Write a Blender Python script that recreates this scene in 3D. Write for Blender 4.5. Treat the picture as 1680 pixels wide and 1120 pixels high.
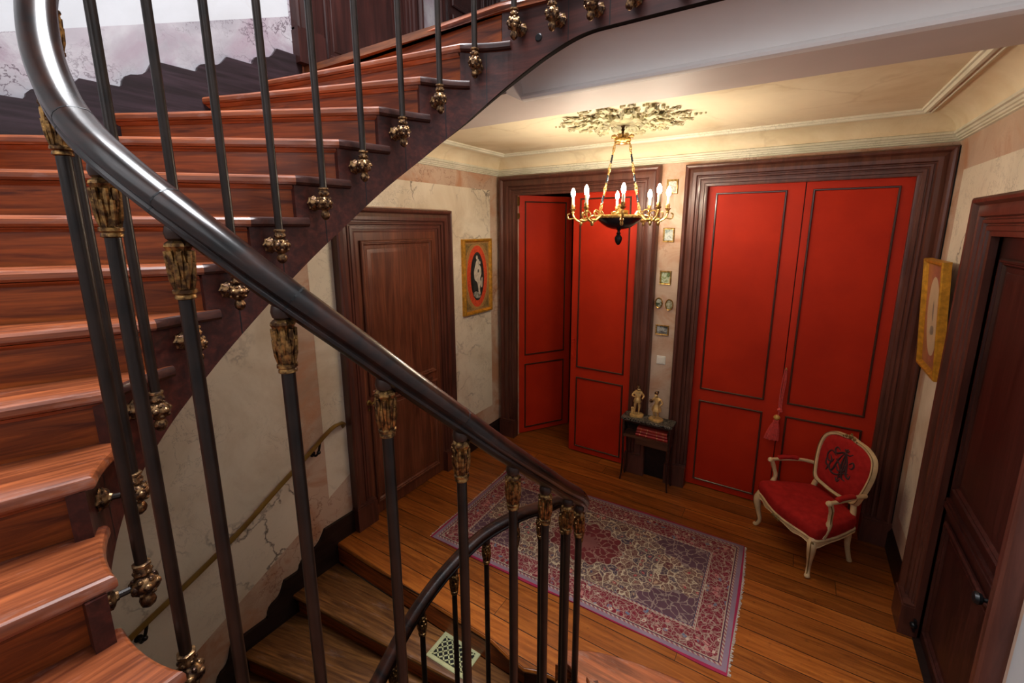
import bpy, math, random
from mathutils import Matrix, Vector
import numpy as np

# ------------------------------------------------------------------ scene, camera, light
for o in list(bpy.data.objects): bpy.data.objects.remove(o)
S = bpy.context.scene
COL = S.collection
PI = math.pi
EXPOSURE = -0.12
S.view_settings.view_transform = 'Standard'
S.view_settings.look = 'None'
S.view_settings.gamma = 1
S.view_settings.use_curve_mapping = False
S.view_settings.exposure = EXPOSURE
try:
    S.cycles.max_bounces = 7; S.cycles.diffuse_bounces = 4; S.cycles.glossy_bounces = 3
    S.cycles.caustics_reflective = False; S.cycles.caustics_refractive = False
    S.cycles.sample_clamp_indirect = 6
except Exception: pass

CAMZ = 2.5
FPX, CX, CY = 727.29, 843.81, 518.47
YAW, PITCH, ROLL = math.radians(32.5374), math.radians(11.2527), math.radians(-0.1416)
def cam_axes():
    cy, sy = math.cos(YAW), math.sin(YAW); cp, sp = math.cos(PITCH), math.sin(PITCH)
    f = Vector((-sy*cp, cy*cp, -sp)); r = Vector((cy, sy, 0)); u = r.cross(f)
    cr, sr = math.cos(ROLL), math.sin(ROLL)
    return r*cr + u*sr, u*cr - r*sr, f
r_, u_, f_ = cam_axes()
cd = bpy.data.cameras.new('camera'); cam = bpy.data.objects.new('camera', cd); COL.objects.link(cam)
cam.matrix_world = Matrix(((r_.x, u_.x, -f_.x, 0), (r_.y, u_.y, -f_.y, 0), (r_.z, u_.z, -f_.z, CAMZ), (0, 0, 0, 1)))
cd.sensor_width = 36; cd.lens = FPX/1680*36
cd.shift_x = (840-CX)/1680; cd.shift_y = (CY-560)/1680
cd.clip_start = 0.02
S.camera = cam

w = bpy.data.worlds.new('world'); S.world = w; w.use_nodes = True
w.node_tree.nodes['Background'].inputs[0].default_value = (0.62, 0.72, 0.9, 1)
w.node_tree.nodes['Background'].inputs[1].default_value = 0.1

def area(name, loc, rot, sx, sy, power, col, spread=PI):
    l = bpy.data.lights.new(name, 'AREA'); l.shape = 'RECTANGLE'; l.size = sx; l.size_y = sy
    l.energy = power; l.color = col; l.spread = spread
    o = bpy.data.objects.new(name, l); COL.objects.link(o); o.location = loc; o.rotation_euler = rot
    return o
# daylight: the tall stair window behind the camera and the skylight over the well
area('window_daylight', (-0.75, -0.93, 4.05), (math.radians(82), 0, 0), 1.9, 2.1, 13, (0.90, 0.94, 1.0))
area('skylight_daylight', (-1.2, 1.2, 6.5), (0, 0, 0), 2.4, 1.5, 310, (0.94, 0.96, 1.0), math.radians(125))
BULB = 470.0

# ------------------------------------------------------------------ mesh helpers
WM = {}                                   # world matrix of every object that has children
class MB:
    def __init__(s): s.v = []; s.f = []; s.m = []
    def add(s, vs, fs, m=0, M=None):
        b = len(s.v)
        for p in vs:
            p = Vector(p)
            s.v.append(M @ p if M is not None else p)
        for f in fs: s.f.append([i+b for i in f]); s.m.append(m)
        return s
    def box(s, a, b, m=0, M=None):
        x0, y0, z0 = a; x1, y1, z1 = b
        s.add([(x0,y0,z0),(x1,y0,z0),(x1,y1,z0),(x0,y1,z0),(x0,y0,z1),(x1,y0,z1),(x1,y1,z1),(x0,y1,z1)],
              [(3,2,1,0),(4,5,6,7),(0,1,5,4),(1,2,6,5),(2,3,7,6),(3,0,4,7)], m, M); return s
    def prism(s, pts, z0, z1, m=0, M=None):
        n = len(pts)
        s.add([(p[0],p[1],z0) for p in pts]+[(p[0],p[1],z1) for p in pts],
              [tuple(range(n))[::-1], tuple(range(n, 2*n))]+[(i,(i+1)%n,n+(i+1)%n,n+i) for i in range(n)], m, M); return s
    def loft(s, rings, m=0, M=None, closed=True, cap=True, loop=False):
        n = len(rings[0]); vs = [p for r in rings for p in r]; fs = []
        k = len(rings)
        for i in range(k if loop else k-1):
            j2 = (i+1) % k
            for j in range(n if closed else n-1):
                q = (j+1) % n
                fs.append((i*n+j, i*n+q, j2*n+q, j2*n+j))
        if cap and closed and not loop:
            fs.append(tuple(range(n))[::-1]); fs.append(tuple(range((k-1)*n, k*n)))
        s.add(vs, fs, m, M); return s
    def tube(s, path, r, n=8, m=0, M=None, loop=False, flat=1.0, up=None):
        P = [Vector(p) for p in path]; R = r if hasattr(r, '__len__') else [r]*len(P); rings = []
        pn = None; L = len(P)
        for i, p in enumerate(P):
            if loop: t = P[(i+1)%L]-P[i-1]
            else: t = P[min(i+1,L-1)]-P[max(i-1,0)]
            if t.length < 1e-9: t = Vector((0,0,1))
            t.normalize()
            if pn is None:
                a = Vector(up) if up else (Vector((0,0,1)) if abs(t.z) < .9 else Vector((1,0,0)))
                nn = (a - t*a.dot(t)).normalized()
            else:
                nn = pn - t*pn.dot(t)
                nn = nn.normalized() if nn.length > 1e-6 else Vector((1,0,0))
            pn = nn; b = t.cross(nn)
            rings.append([p + (nn*math.cos(2*PI*j/n)*flat + b*math.sin(2*PI*j/n))*R[i] for j in range(n)])
        s.loft(rings, m, M, True, not loop, loop); return s
    def lathe(s, prof, n=16, m=0, M=None, rip=0, rn=8, cap=True):
        rings = []
        for r, z in prof:
            rings.append([(r*(1+rip*math.cos(rn*2*PI*j/n))*math.cos(2*PI*j/n), r*(1+rip*math.cos(rn*2*PI*j/n))*math.sin(2*PI*j/n), z) for j in range(n)])
        s.loft(rings, m, M, True, cap); return s
    def ball(s, c, r, n=12, k=8, m=0, M=None, sc=(1,1,1)):
        rings = []
        for i in range(k+1):
            a = -PI/2+PI*i/k; a = max(-PI/2+.03, min(PI/2-.03, a))
            rings.append([(c[0]+sc[0]*r*math.cos(a)*math.cos(2*PI*j/n), c[1]+sc[1]*r*math.cos(a)*math.sin(2*PI*j/n), c[2]+sc[2]*r*math.sin(a)) for j in range(n)])
        s.loft(rings, m, M); return s
    def rect(s, x0, x1, z0, z1, prof, m=0, M=None):
        """closed mitred moulding round a rectangle; prof = [(inward offset, y)]"""
        rings = [[(x0+d, y, z0+d), (x1-d, y, z0+d), (x1-d, y, z1-d), (x0+d, y, z1-d)] for d, y in prof]
        s.loft(rings, m, M, True, False); return s
    def arch(s, x0, x1, zt, prof, m=0, M=None, z0=0.0):
        """mitred casing round a door opening; prof = [(outward offset, y)]"""
        rings = [[(x0-d, y, z0), (x0-d, y, zt+d), (x1+d, y, zt+d), (x1+d, y, z0)] for d, y in prof]
        s.loft(rings, m, M, False, False); return s
    def mesh(s, name, mats, inv=None, auto=0.6):
        me = bpy.data.meshes.new(name)
        vs = [inv @ v for v in s.v] if inv is not None else s.v
        me.from_pydata([tuple(v) for v in vs], [], s.f)
        for mt in (mats if isinstance(mats, (list, tuple)) else [mats]): me.materials.append(mt)
        for p, k in zip(me.polygons, s.m): p.material_index = k
        me.polygons.foreach_set('use_smooth', [auto > 0]*len(me.polygons))
        me.update(); me.validate()
        if auto > 0: me.set_sharp_from_angle(angle=auto)
        return me
    def build(s, name, mats, parent=None, at=None, rz=None, auto=0.6, local=False, bevel=0):
        """vertices are in world space unless local; at/rz give the object's own origin"""
        W = Matrix.Translation(at) if at is not None else (WM[parent].copy() if parent is not None else Matrix())
        if rz is not None: W = W @ Matrix.Rotation(rz, 4, 'Z')
        if local and parent is not None and at is None: W = WM[parent].copy()
        me = s.mesh(name, mats, None if local else W.inverted(), auto)
        o = bpy.data.objects.new(name, me); COL.objects.link(o)
        put(o, W, parent)
        if bevel:
            b = o.modifiers.new('bevel', 'BEVEL'); b.width = bevel; b.segments = 2; b.limit_method = 'ANGLE'; b.angle_limit = .7
        return o
def put(o, W, parent=None):
    WM[o] = W
    if parent is not None:
        o.parent = parent; o.matrix_basis = WM[parent].inverted() @ W
    else: o.matrix_basis = W
def tag(o, label=None, cat=None, group=None, kind=None):
    if label: o['label'] = label
    if cat: o['category'] = cat
    if group: o['group'] = group
    if kind: o['kind'] = kind
    return o
def empty(name, loc, rz=0, label=None, cat=None, group=None, kind=None, M=None):
    o = bpy.data.objects.new(name, None); COL.objects.link(o); o.empty_display_size = .1
    put(o, M if M is not None else Matrix.Translation(loc) @ Matrix.Rotation(rz, 4, 'Z'))
    return tag(o, label, cat, group, kind)
def kids(o): return [c for c in bpy.data.objects if c.parent == o]
def copy_tree(o, W=None, parent=None, label=None):
    c = o.copy(); COL.objects.link(c)
    if W is not None: put(c, W, parent)
    else:
        c.parent = parent; c.matrix_basis = o.matrix_basis.copy(); WM[c] = WM[parent] @ c.matrix_basis
    if label: c['label'] = label
    for k in kids(o): copy_tree(k, None, c)
    return c
def cat(P, n, loop=False):
    """Catmull-Rom through points, n samples per span"""
    P = [Vector(p) for p in P]; L = len(P); out = []
    for i in range(L if loop else L-1):
        g = (lambda j: P[j % L]) if loop else (lambda j: P[max(0, min(L-1, j))])
        a, b, c, d = g(i-1), g(i), g(i+1), g(i+2)
        for k in range(n):
            t = k/n
            out.append(((2*b) + (c-a)*t + (2*a-5*b+4*c-d)*t*t + (3*b-a-3*c+d)*t**3)*.5)
    if not loop: out.append(P[-1].copy())
    return out
def T(x, y, z): return Matrix.Translation((x, y, z))
def RZ(a): return Matrix.Rotation(a, 4, 'Z')
def RX(a): return Matrix.Rotation(a, 4, 'X')
def RY(a): return Matrix.Rotation(a, 4, 'Y')
def align(p, d, roll=0):
    d = Vector(d).normalized(); q = d.to_track_quat('Z', 'Y')
    return Matrix.Translation(p) @ q.to_matrix().to_4x4() @ RZ(roll)

# ------------------------------------------------------------------ materials
class NT:
    def __init__(s, name):
        s.mat = bpy.data.materials.new(name); s.mat.use_nodes = True; s.t = s.mat.node_tree
        s.b = s.t.nodes['Principled BSDF']; s.tc = s.t.nodes.new('ShaderNodeTexCoord')
    def link(s, a, b): s.t.links.new(a, b)
    def setin(s, sock, v):
        if isinstance(v, bpy.types.NodeSocket): s.link(v, sock)
        elif isinstance(v, (tuple, list)) and len(v) == 3 and sock.type == 'RGBA': sock.default_value = (*v, 1)
        else: sock.default_value = v
    def m(s, op, a, b=0.0, c=0.0):
        n = s.t.nodes.new('ShaderNodeMath'); n.operation = op
        s.setin(n.inputs[0], a); s.setin(n.inputs[1], b); s.setin(n.inputs[2], c); return n.outputs[0]
    def xyz(s, v=None):
        n = s.t.nodes.new('ShaderNodeSeparateXYZ'); s.link(v if v is not None else s.tc.outputs['Object'], n.inputs[0]); return n.outputs
    def comb(s, x, y, z):
        n = s.t.nodes.new('ShaderNodeCombineXYZ'); s.setin(n.inputs[0], x); s.setin(n.inputs[1], y); s.setin(n.inputs[2], z); return n.outputs[0]
    def mapv(s, scale=(1,1,1), loc=(0,0,0), v=None):
        n = s.t.nodes.new('ShaderNodeMapping'); s.link(v if v is not None else s.tc.outputs['Object'], n.inputs[0])
        n.inputs['Scale'].default_value = scale; n.inputs['Location'].default_value = loc; return n.outputs[0]
    def noise(s, v, scale, detail=4, rough=.55, dist=0, col=False):
        n = s.t.nodes.new('ShaderNodeTexNoise'); s.link(v, n.inputs['Vector']); n.inputs['Scale'].default_value = scale
        n.inputs['Detail'].default_value = detail; n.inputs['Roughness'].default_value = rough; n.inputs['Distortion'].default_value = dist
        return n.outputs['Color' if col else 'Fac']
    def voro(s, v, scale, feat='F1', out='Distance'):
        n = s.t.nodes.new('ShaderNodeTexVoronoi'); s.link(v, n.inputs['Vector']); n.inputs['Scale'].default_value = scale; n.feature = feat
        return n.outputs[out]
    def ramp(s, f, stops, interp='LINEAR'):
        n = s.t.nodes.new('ShaderNodeValToRGB'); s.setin(n.inputs[0], f); e = n.color_ramp.elements; n.color_ramp.interpolation = interp
        e[0].position, e[1].position = stops[0][0], stops[-1][0]
        for i in range(1, len(stops)-1): e.new(stops[i][0])
        for k, (p, c) in enumerate(stops):
            e[k].position = p; e[k].color = (*c, 1) if hasattr(c, '__len__') else (c, c, c, 1)
        return n.outputs[0]
    def mix(s, f, a, b, mode='MIX'):
        n = s.t.nodes.new('ShaderNodeMix'); n.data_type = 'RGBA'; n.blend_type = mode
        s.setin(n.inputs[0], f); s.setin(n.inputs[6], a); s.setin(n.inputs[7], b); return n.outputs[2]
    def bump(s, h, strength=.2, dist=.01):
        n = s.t.nodes.new('ShaderNodeBump'); n.inputs['Strength'].default_value = strength; n.inputs['Distance'].default_value = dist
        s.link(h, n.inputs['Height']); s.link(n.outputs[0], s.b.inputs['Normal'])
    def out(s, col, rough=.5, metal=0, coat=0, spec=.5, sheen=0):
        s.setin(s.b.inputs['Base Color'], col); s.setin(s.b.inputs['Roughness'], rough); s.b.inputs['Metallic'].default_value = metal
        s.b.inputs['Coat Weight'].default_value = coat; s.b.inputs['Coat Roughness'].default_value = .12
        s.b.inputs['Specular IOR Level'].default_value = spec
        if sheen: s.b.inputs['Sheen Weight'].default_value = sheen
        return s.mat
def plain(name, col, rough=.5, metal=0, coat=0, var=.25, scale=9, spec=.5, sheen=0, bump=0):
    n = NT(name); f = n.noise(n.tc.outputs['Object'], scale, 4)
    c = n.ramp(f, [(.3, tuple(x*(1-var) for x in col)), (.7, tuple(min(1, x*(1+var)) for x in col))])
    if bump: n.bump(n.noise(n.tc.outputs['Object'], scale*6, 3), bump, .004)
    return n.out(c, rough, metal, coat, spec, sheen)
def wood(name, dark, light, ax=0, rough=.35, coat=.2, sc=1.0, bump=.12, knots=False, wear=0, spec=.28, fa=.85):
    n = NT(name); s = [14*sc]*3; s[ax] = 1.1*sc
    v = n.mapv(tuple(s)); g = n.noise(v, 1.6, 6, .6, .9)
    s2 = [60*sc]*3; s2[ax] = 2.2*sc
    fine = n.noise(n.mapv(tuple(s2)), 1, 3, .6)
    big = n.noise(n.tc.outputs['Object'], 1.7, 2)
    c = n.ramp(g, [(.34, dark), (.5, tuple(a*.4+b*.6 for a, b in zip(dark, light))), (.66, tuple(b*1.15 for b in light))])
    c = n.mix(n.ramp(fine, [(.40, .0), (.70, fa*.8)]), c, dark, 'MIX')
    c = n.mix(.55, c, n.mix(1.0, c, n.ramp(big, [(.3, .55), (.7, 1.35)]), 'MULTIPLY'))
    if knots:
        k = n.voro(n.mapv(tuple(1.6 if i == ax else 3.2 for i in range(3))), 1.3)
        c = n.mix(n.ramp(k, [(.03, 1.0), (.10, 0.0)]), c, tuple(x*.25 for x in dark))
    if wear:
        wn = n.noise(n.mapv(tuple(2 if i == ax else 7 for i in range(3))), 2.2, 5, .7)
        c = n.mix(n.ramp(wn, [(.56, 0.0), (.72, wear)]), c, (.36, .25, .22))
    n.bump(fine, bump, .003)
    r = n.m('ADD', rough-.08, n.m('MULTIPLY', big, .2))
    return n.out(c, r, 0, coat, spec)
def marble(name, base, mott, vein, vs=2.2, vamt=.6, rough=.42, sc=1.0, second=None):
    n = NT(name); P = n.tc.outputs['Object']
    b = n.noise(P, 1.3*sc, 6, .62, .5)
    c = n.ramp(b, [(.3, mott), (.52, base), (.75, tuple(min(1, x*1.10) for x in base))])
    if second:
        s2 = n.noise(n.mapv((1,1,1), (5,3,9)), 2.0*sc, 5, .6, 1.2)
        c = n.mix(n.ramp(s2, [(.47, 0.0), (.62, 1.0)]), c, second)
    d = n.noise(P, vs*1.1, 5, .6, 0, True)
    dv = n.t.nodes.new('ShaderNodeVectorMath'); dv.operation = 'MULTIPLY_ADD'
    n.link(d, dv.inputs[0]); dv.inputs[1].default_value = (.55,)*3; n.link(P, dv.inputs[2])
    e = n.voro(dv.outputs[0], vs, 'DISTANCE_TO_EDGE')
    m1 = n.ramp(e, [(.0, 1.0), (.012, .6), (.03, 0.0)])
    gate = n.ramp(n.noise(P, 1.4, 3, .5, .4), [(.47, 0.0), (.63, 1.0)])
    f = n.m('MULTIPLY', n.m('MULTIPLY', m1, gate), vamt)
    c = n.mix(f, c, vein)
    e2 = n.m('ABSOLUTE', n.m('SUBTRACT', n.noise(P, vs*2.2, 7, .68, 1.6), .5))
    f2 = n.m('MULTIPLY', n.m('MULTIPLY', n.ramp(e2, [(.0, 1.0), (.012, 0.0)]), vamt*.6), n.ramp(n.noise(n.mapv((1,1,1), (3,7,2)), 1.8, 3), [(.48, .08), (.62, 1.0)]))
    c = n.mix(f2, c, vein)
    return n.out(c, rough, 0, 0, .35)

M = {}
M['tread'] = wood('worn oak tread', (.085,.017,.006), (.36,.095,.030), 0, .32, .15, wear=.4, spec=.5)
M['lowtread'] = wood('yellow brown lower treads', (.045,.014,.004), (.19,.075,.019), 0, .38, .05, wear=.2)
M['treadend'] = wood('dark tread end', (.022,.008,.007), (.07,.022,.014), 0, .36, .1)
M['riser'] = wood('oak riser', (.080,.014,.003), (.40,.090,.014), 0, .42, .10, knots=True)
M['string'] = wood('dark mahogany string', (.026,.007,.006), (.075,.017,.011), 0, .42, .06)
M['skirt'] = wood('black brown skirting', (.012,.007,.008), (.034,.020,.026), 1, .42, .05)
M['edge'] = plain('matt dark edge', (.012,.006,.005), .9, spec=.08)
M['base'] = wood('black brown baseboard', (.010,.005,.004), (.022,.011,.009), 1, .40, .05)
M['casing'] = wood('brown painted casing', (.062,.020,.014), (.108,.035,.023), 2, .33, .12, spec=.45, fa=.25)
M['casing_h'] = wood('brown casing across', (.062,.020,.014), (.108,.035,.023), 0, .33, .12, spec=.45, fa=.25)
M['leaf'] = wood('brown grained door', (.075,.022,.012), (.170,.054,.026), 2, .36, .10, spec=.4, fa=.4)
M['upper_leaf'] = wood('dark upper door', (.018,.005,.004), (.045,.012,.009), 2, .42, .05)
M['cream'] = marble('cream faux marble', (.74,.67,.54), (.55,.45,.32), (.10,.075,.06), 2.3, .95)
M['pink'] = marble('pink faux marble', (.56,.41,.31), (.38,.25,.17), (.20,.07,.04), 4.5, .75, second=(.46,.24,.14))
M['grey'] = marble('grey veined faux marble', (.38,.365,.38), (.20,.185,.205), (.06,.035,.05), 5.0, 1.0, second=(.27,.22,.25))
M['upperwall'] = marble('pale upper plaster', (.45,.465,.48), (.40,.41,.42), (.35,.32,.30), 2.2, .25)
M['ceiling'] = marble('ochre faux marble ceiling', (.78,.68,.48), (.64,.51,.31), (.48,.36,.20), 1.4, .3, .6)
M['cornice'] = marble('greenish cornice marble', (.70,.67,.54), (.52,.50,.36), (.22,.22,.14), 7, .6, .5)
M['plaster'] = plain('grey mauve plaster', (.52,.45,.42), .6, var=.05, scale=3)
M['cove'] = plain('pale plaster cove', (.74,.70,.67), .6, var=.03, scale=3)
M['rose'] = plain('antique plaster rose', (.42,.38,.22), .55, var=.55, scale=16)
M['red'] = plain('red painted door', (.44,.020,.003), .55, var=.10, scale=3, spec=.25)
def red_cloth():
    n = NT('red cloth panel'); x = n.xyz()
    wv = n.m('ADD', n.m('SINE', n.m('MULTIPLY', x[0], 900)), n.m('SINE', n.m('MULTIPLY', x[2], 900)))
    f = n.noise(n.tc.outputs['Object'], 3, 4)
    c = n.ramp(f, [(.3, (.38,.015,.002)), (.7, (.47,.022,.003))])
    n.bump(wv, .08, .001)
    return n.out(c, .6, 0, 0, .2)
M['redpanel'] = red_cloth()
M['bead'] = plain('dark bead moulding', (.045,.016,.010), .28, coat=.3)
M['rail'] = wood('black lacquered handrail', (.004,.003,.003), (.026,.008,.004), 0, .26, .25, .6, .03, spec=.3)
M['shaft'] = plain('dark iron baluster', (.016,.009,.006), .38, .2, .0, var=.7, scale=7, spec=.35)
M['knob'] = plain('dark turned ball', (.030,.014,.009), .38, .1, .0, spec=.3)
def gilt(name, col, dark, rough=.34):
    n = NT(name); P = n.tc.outputs['Object']
    f = n.noise(P, 60, 4, .6); c = n.ramp(f, [(.42, dark), (.66, col)])
    n.bump(n.noise(P, 110, 2), .35, .003)
    return n.out(c, rough, .85)
M['gilt'] = gilt('aged gilt bronze', (.40,.22,.07), (.06,.028,.012), .40)
M['bronze'] = gilt('worn bronze ornament', (.36,.20,.085), (.045,.022,.014), .36)
M['gold'] = gilt('bright gilt', (.82,.55,.20), (.35,.19,.05), .28)
M['brass'] = plain('old brass rail', (.30,.19,.05), .36, .8, var=.18, scale=6)
M['blackiron'] = plain('black iron', (.012,.012,.013), .4, .5)
M['navy'] = plain('blue black enamel', (.012,.018,.028), .22, .3, .5)
M['candle'] = plain('ivory candle sleeve', (.75,.66,.46), .5, var=.05)
M['white'] = plain('white plastic', (.72,.69,.62), .35, var=.03)
M['upperfloor'] = wood('upper landing boards', (.09,.03,.012), (.26,.09,.035), 0)
M['velvet'] = plain('red velvet', (.34,.016,.014), .9, var=.18, scale=24, spec=.1)
M['ivory'] = plain('ivory painted frame', (.60,.43,.23), .42, var=.16, scale=14)
M['giltline'] = plain('olive gilt line', (.17,.11,.035), .4, .3)
M['monogram'] = plain('dark brown embroidery', (.045,.010,.010), .8, var=.2)
M['tassel'] = plain('red silk tassel', (.52,.035,.025), .6, var=.25, scale=60, sheen=.4)
M['boxwood'] = plain('yellow wooden bead', (.55,.30,.07), .35)
M['table'] = wood('dark table wood', (.016,.007,.006), (.045,.018,.013), 0, .3, .3)
M['shelfwood'] = wood('brown shelf front', (.05,.018,.010), (.12,.045,.024), 0, .3, .3)
M['bluish'] = plain('daylight brass', (.5,.5,.5))
def portoro():
    n = NT('black marble top'); P = n.tc.outputs['Object']
    e = n.m('ABSOLUTE', n.m('SUBTRACT', n.noise(P, 16, 6, .7, 2.2), .5))
    c = n.mix(n.ramp(e, [(.012, 1.0), (.035, 0.0)]), (.005,.004,.004), (.26,.23,.18))
    return n.out(c, .3, 0, 0, .18)
M['portoro'] = portoro()
def bulb():
    m = bpy.data.materials.new('lit bulb'); m.use_nodes = True; b = m.node_tree.nodes['Principled BSDF']
    b.inputs['Base Color'].default_value = (1, .9, .75, 1)
    b.inputs['Emission Color'].default_value = (1.0, .84, .64, 1); b.inputs['Emission Strength'].default_value = BULB
    return m
M['bulb'] = bulb()
def sky():
    m = bpy.data.materials.new('bright sky pane'); m.use_nodes = True; b = m.node_tree.nodes['Principled BSDF']
    b.inputs['Emission Color'].default_value = (.8, .88, 1, 1); b.inputs['Emission Strength'].default_value = 0.6
    b.inputs['Roughness'].default_value = .1
    return m
M['sky'] = sky()
def floor_mat():
    n = NT('waxed pine boards'); P = n.tc.outputs['Object']; x = n.xyz()
    row = n.m('FLOOR', n.m('DIVIDE', x[1], .155)); fy = n.m('FRACT', n.m('DIVIDE', x[1], .155))
    off = n.m('MULTIPLY', n.m('FRACT', n.m('MULTIPLY', n.m('SINE', n.m('MULTIPLY', row, 12.99)), 437.5)), 2.6)
    xs = n.m('DIVIDE', n.m('ADD', x[0], off), 2.6); bx = n.m('FLOOR', xs); fx = n.m('FRACT', xs)
    idn = n.comb(n.m('MULTIPLY', bx, 3.7), n.m('MULTIPLY', row, 5.3), 0)
    wn = n.t.nodes.new('ShaderNodeTexWhiteNoise'); n.link(idn, wn.inputs['Vector'])
    gap = n.m('MAXIMUM', n.m('LESS_THAN', fy, .038), n.m('LESS_THAN', fx, .0012))
    gv = n.comb(n.m('MULTIPLY', x[0], 1.3), n.m('ADD', n.m('MULTIPLY', x[1], 17), n.m('MULTIPLY', wn.outputs[0], 40)), n.m('MULTIPLY', wn.outputs[0], 9))
    g = n.noise(gv, 1.5, 6, .62, 1.2)
    c = n.ramp(g, [(.22, (.095,.022,.003)), (.5, (.25,.070,.011)), (.80, (.42,.140,.024))])
    c = n.mix(1.0, c, n.ramp(wn.outputs[0], [(0, (.68,.66,.62)), (1, (1.18,1.12,1.05))]), 'MULTIPLY')
    k = n.voro(n.comb(n.m('MULTIPLY', x[0], 1.5), n.m('ADD', n.m('MULTIPLY', x[1], 3.6), n.m('MULTIPLY', wn.outputs[0], 7)), 0), 1.7)
    c = n.mix(n.ramp(k, [(.025, .95), (.075, .0)]), c, (.035,.010,.004))
    c = n.mix(n.ramp(n.noise(P, 26, 3), [(.62, 0.0), (.75, .5)]), c, (.06,.018,.006))
    c = n.mix(gap, c, (.016,.006,.003))
    n.bump(n.m('SUBTRACT', n.m('MULTIPLY', g, .25), gap), .25, .003)
    r = n.m('ADD', .26, n.m('MULTIPLY', n.noise(P, 5, 4), .22))
    return n.out(c, r, 0, .12, .35)
M['floor'] = floor_mat()
def rug_mat(hx, hy):
    n = NT('persian rug'); x = n.xyz(); X, Y = x[0], x[1]
    ax, ay = n.m('ABSOLUTE', X), n.m('ABSOLUTE', Y)
    d = n.m('MINIMUM', n.m('SUBTRACT', hx, ax), n.m('SUBTRACT', hy, ay))
    P = n.comb(X, Y, 0); MP = n.comb(ax, ay, 0)
    dn = n.noise(MP, 9, 3, .5, 0, True)
    dv = n.t.nodes.new('ShaderNodeVectorMath'); dv.operation = 'MULTIPLY_ADD'
    n.link(dn, dv.inputs[0]); dv.inputs[1].default_value = (.10,)*3; n.link(MP, dv.inputs[2]); D = dv.outputs[0]
    cream, red, navy, wine = (.46,.36,.23), (.30,.035,.045), (.045,.04,.075), (.15,.022,.03)
    # field: cream scrolls over wine and navy
    e = n.voro(D, 16, 'DISTANCE_TO_EDGE'); fl = n.voro(D, 16)
    cell = n.voro(D, 16, 'F1', 'Color'); cs = n.xyz(cell)
    ground = n.ramp(cs[0], [(.0, (.10,.030,.030)), (.45, (.15,.075,.055)), (.7, (.055,.035,.05)), (1, (.18,.11,.075))])
    field = n.mix(n.ramp(e, [(.02, 1.0), (.06, 0.0)]), ground, cream)
    field = n.mix(n.ramp(fl, [(.16, 1.0), (.24, 0.0)]), field, n.ramp(cs[1], [(.35, red), (.5, navy), (.7, (.34,.20,.12))], 'CONSTANT'))
    field = n.mix(n.ramp(fl, [(.05, 1.0), (.08, 0.0)]), field, cream)
    e2 = n.voro(D, 47, 'DISTANCE_TO_EDGE')
    field = n.mix(n.ramp(e2, [(.03, .6), (.07, 0.0)]), field, (.38,.28,.18))
    # medallion
    ang = n.m('ARCTAN2', Y, X); rr = n.m('SQRT', n.m('ADD', n.m('POWER', n.m('DIVIDE', X, 1.25), 2), n.m('POWER', Y, 2)))
    lob = n.m('SUBTRACT', rr, n.m('MULTIPLY', n.m('COSINE', n.m('MULTIPLY', ang, 12)), .018))
    med = n.mix(n.ramp(e, [(.03, .8), (.08, 0.0)]), (.12,.022,.022), (.27,.15,.11))
    med = n.mix(n.m('LESS_THAN', lob, .085), med, (.17,.06,.05))
    f2 = n.mix(n.m('LESS_THAN', lob, .232), field, (.28,.20,.14))
    f2 = n.mix(n.m('LESS_THAN', lob, .225), f2, med)
    # corner spandrels
    cxn = n.m('DIVIDE', n.m('SUBTRACT', hx-.25, ax), .42); cyn = n.m('DIVIDE', n.m('SUBTRACT', hy-.25, ay), .26)
    crn = n.m('SQRT', n.m('ADD', n.m('MULTIPLY', cxn, cxn), n.m('MULTIPLY', cyn, cyn)))
    crn = n.m('ADD', crn, n.m('MULTIPLY', n.m('SINE', n.m('MULTIPLY', n.m('ARCTAN2', cyn, cxn), 14)), .06))
    span = n.mix(n.ramp(e, [(.02, .6), (.06, 0.0)]), (.095,.045,.055), (.34,.25,.19))
    f2 = n.mix(n.m('LESS_THAN', crn, .885), f2, (.27,.19,.15))
    f2 = n.mix(n.m('LESS_THAN', crn, .87), f2, span)
    # main border: red with rosettes
    eb = n.voro(D, 25, 'DISTANCE_TO_EDGE'); fb = n.voro(D, 20); cb = n.xyz(n.voro(D, 20, 'F1', 'Color'))
    bor = n.mix(n.ramp(eb, [(.03, .9), (.08, 0.0)]), (.15,.015,.024), (.30,.20,.15))
    bor = n.mix(n.ramp(fb, [(.26, 1.0), (.34, 0.0)]), bor, n.ramp(cb[0], [(.0, (.44,.33,.24)), (.4, (.36,.14,.12)), (.7, (.10,.12,.17))], 'CONSTANT'))
    bor = n.mix(n.ramp(fb, [(.11, 1.0), (.15, 0.0)]), bor, red)
    bor = n.mix(n.ramp(e2, [(.03, .45), (.06, 0.0)]), bor, (.36,.25,.19))
    c = f2
    def band(c, dmax, col):
        return n.mix(n.m('LESS_THAN', d, dmax), c, col)
    chk = n.m('GREATER_THAN', n.m('SINE', n.m('MULTIPLY', n.m('ADD', X, Y), 210)), 0)
    guard = n.mix(chk, (.22,.07,.07), (.32,.24,.19))
    c = band(c, .236, (.055,.04,.065)); c = band(c, .231, guard); c = band(c, .220, (.36,.27,.19)); c = band(c, .214, bor)
    c = band(c, .068, (.36,.27,.19)); c = band(c, .062, (.08,.03,.045)); c = band(c, .054, guard); c = band(c, .040, (.20,.13,.16)); c = band(c, .012, (.26,.02,.05))
    w_ = n.noise(n.mapv((1,1,0)), 5, 4)
    c = n.mix(.5, c, n.mix(1.0, c, n.ramp(w_, [(.3, .45), (.7, .95)]), 'MULTIPLY'))
    n.bump(n.noise(P, 300, 2), .3, .003)
    return n.out(c, .95, 0, 0, .1)
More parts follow.
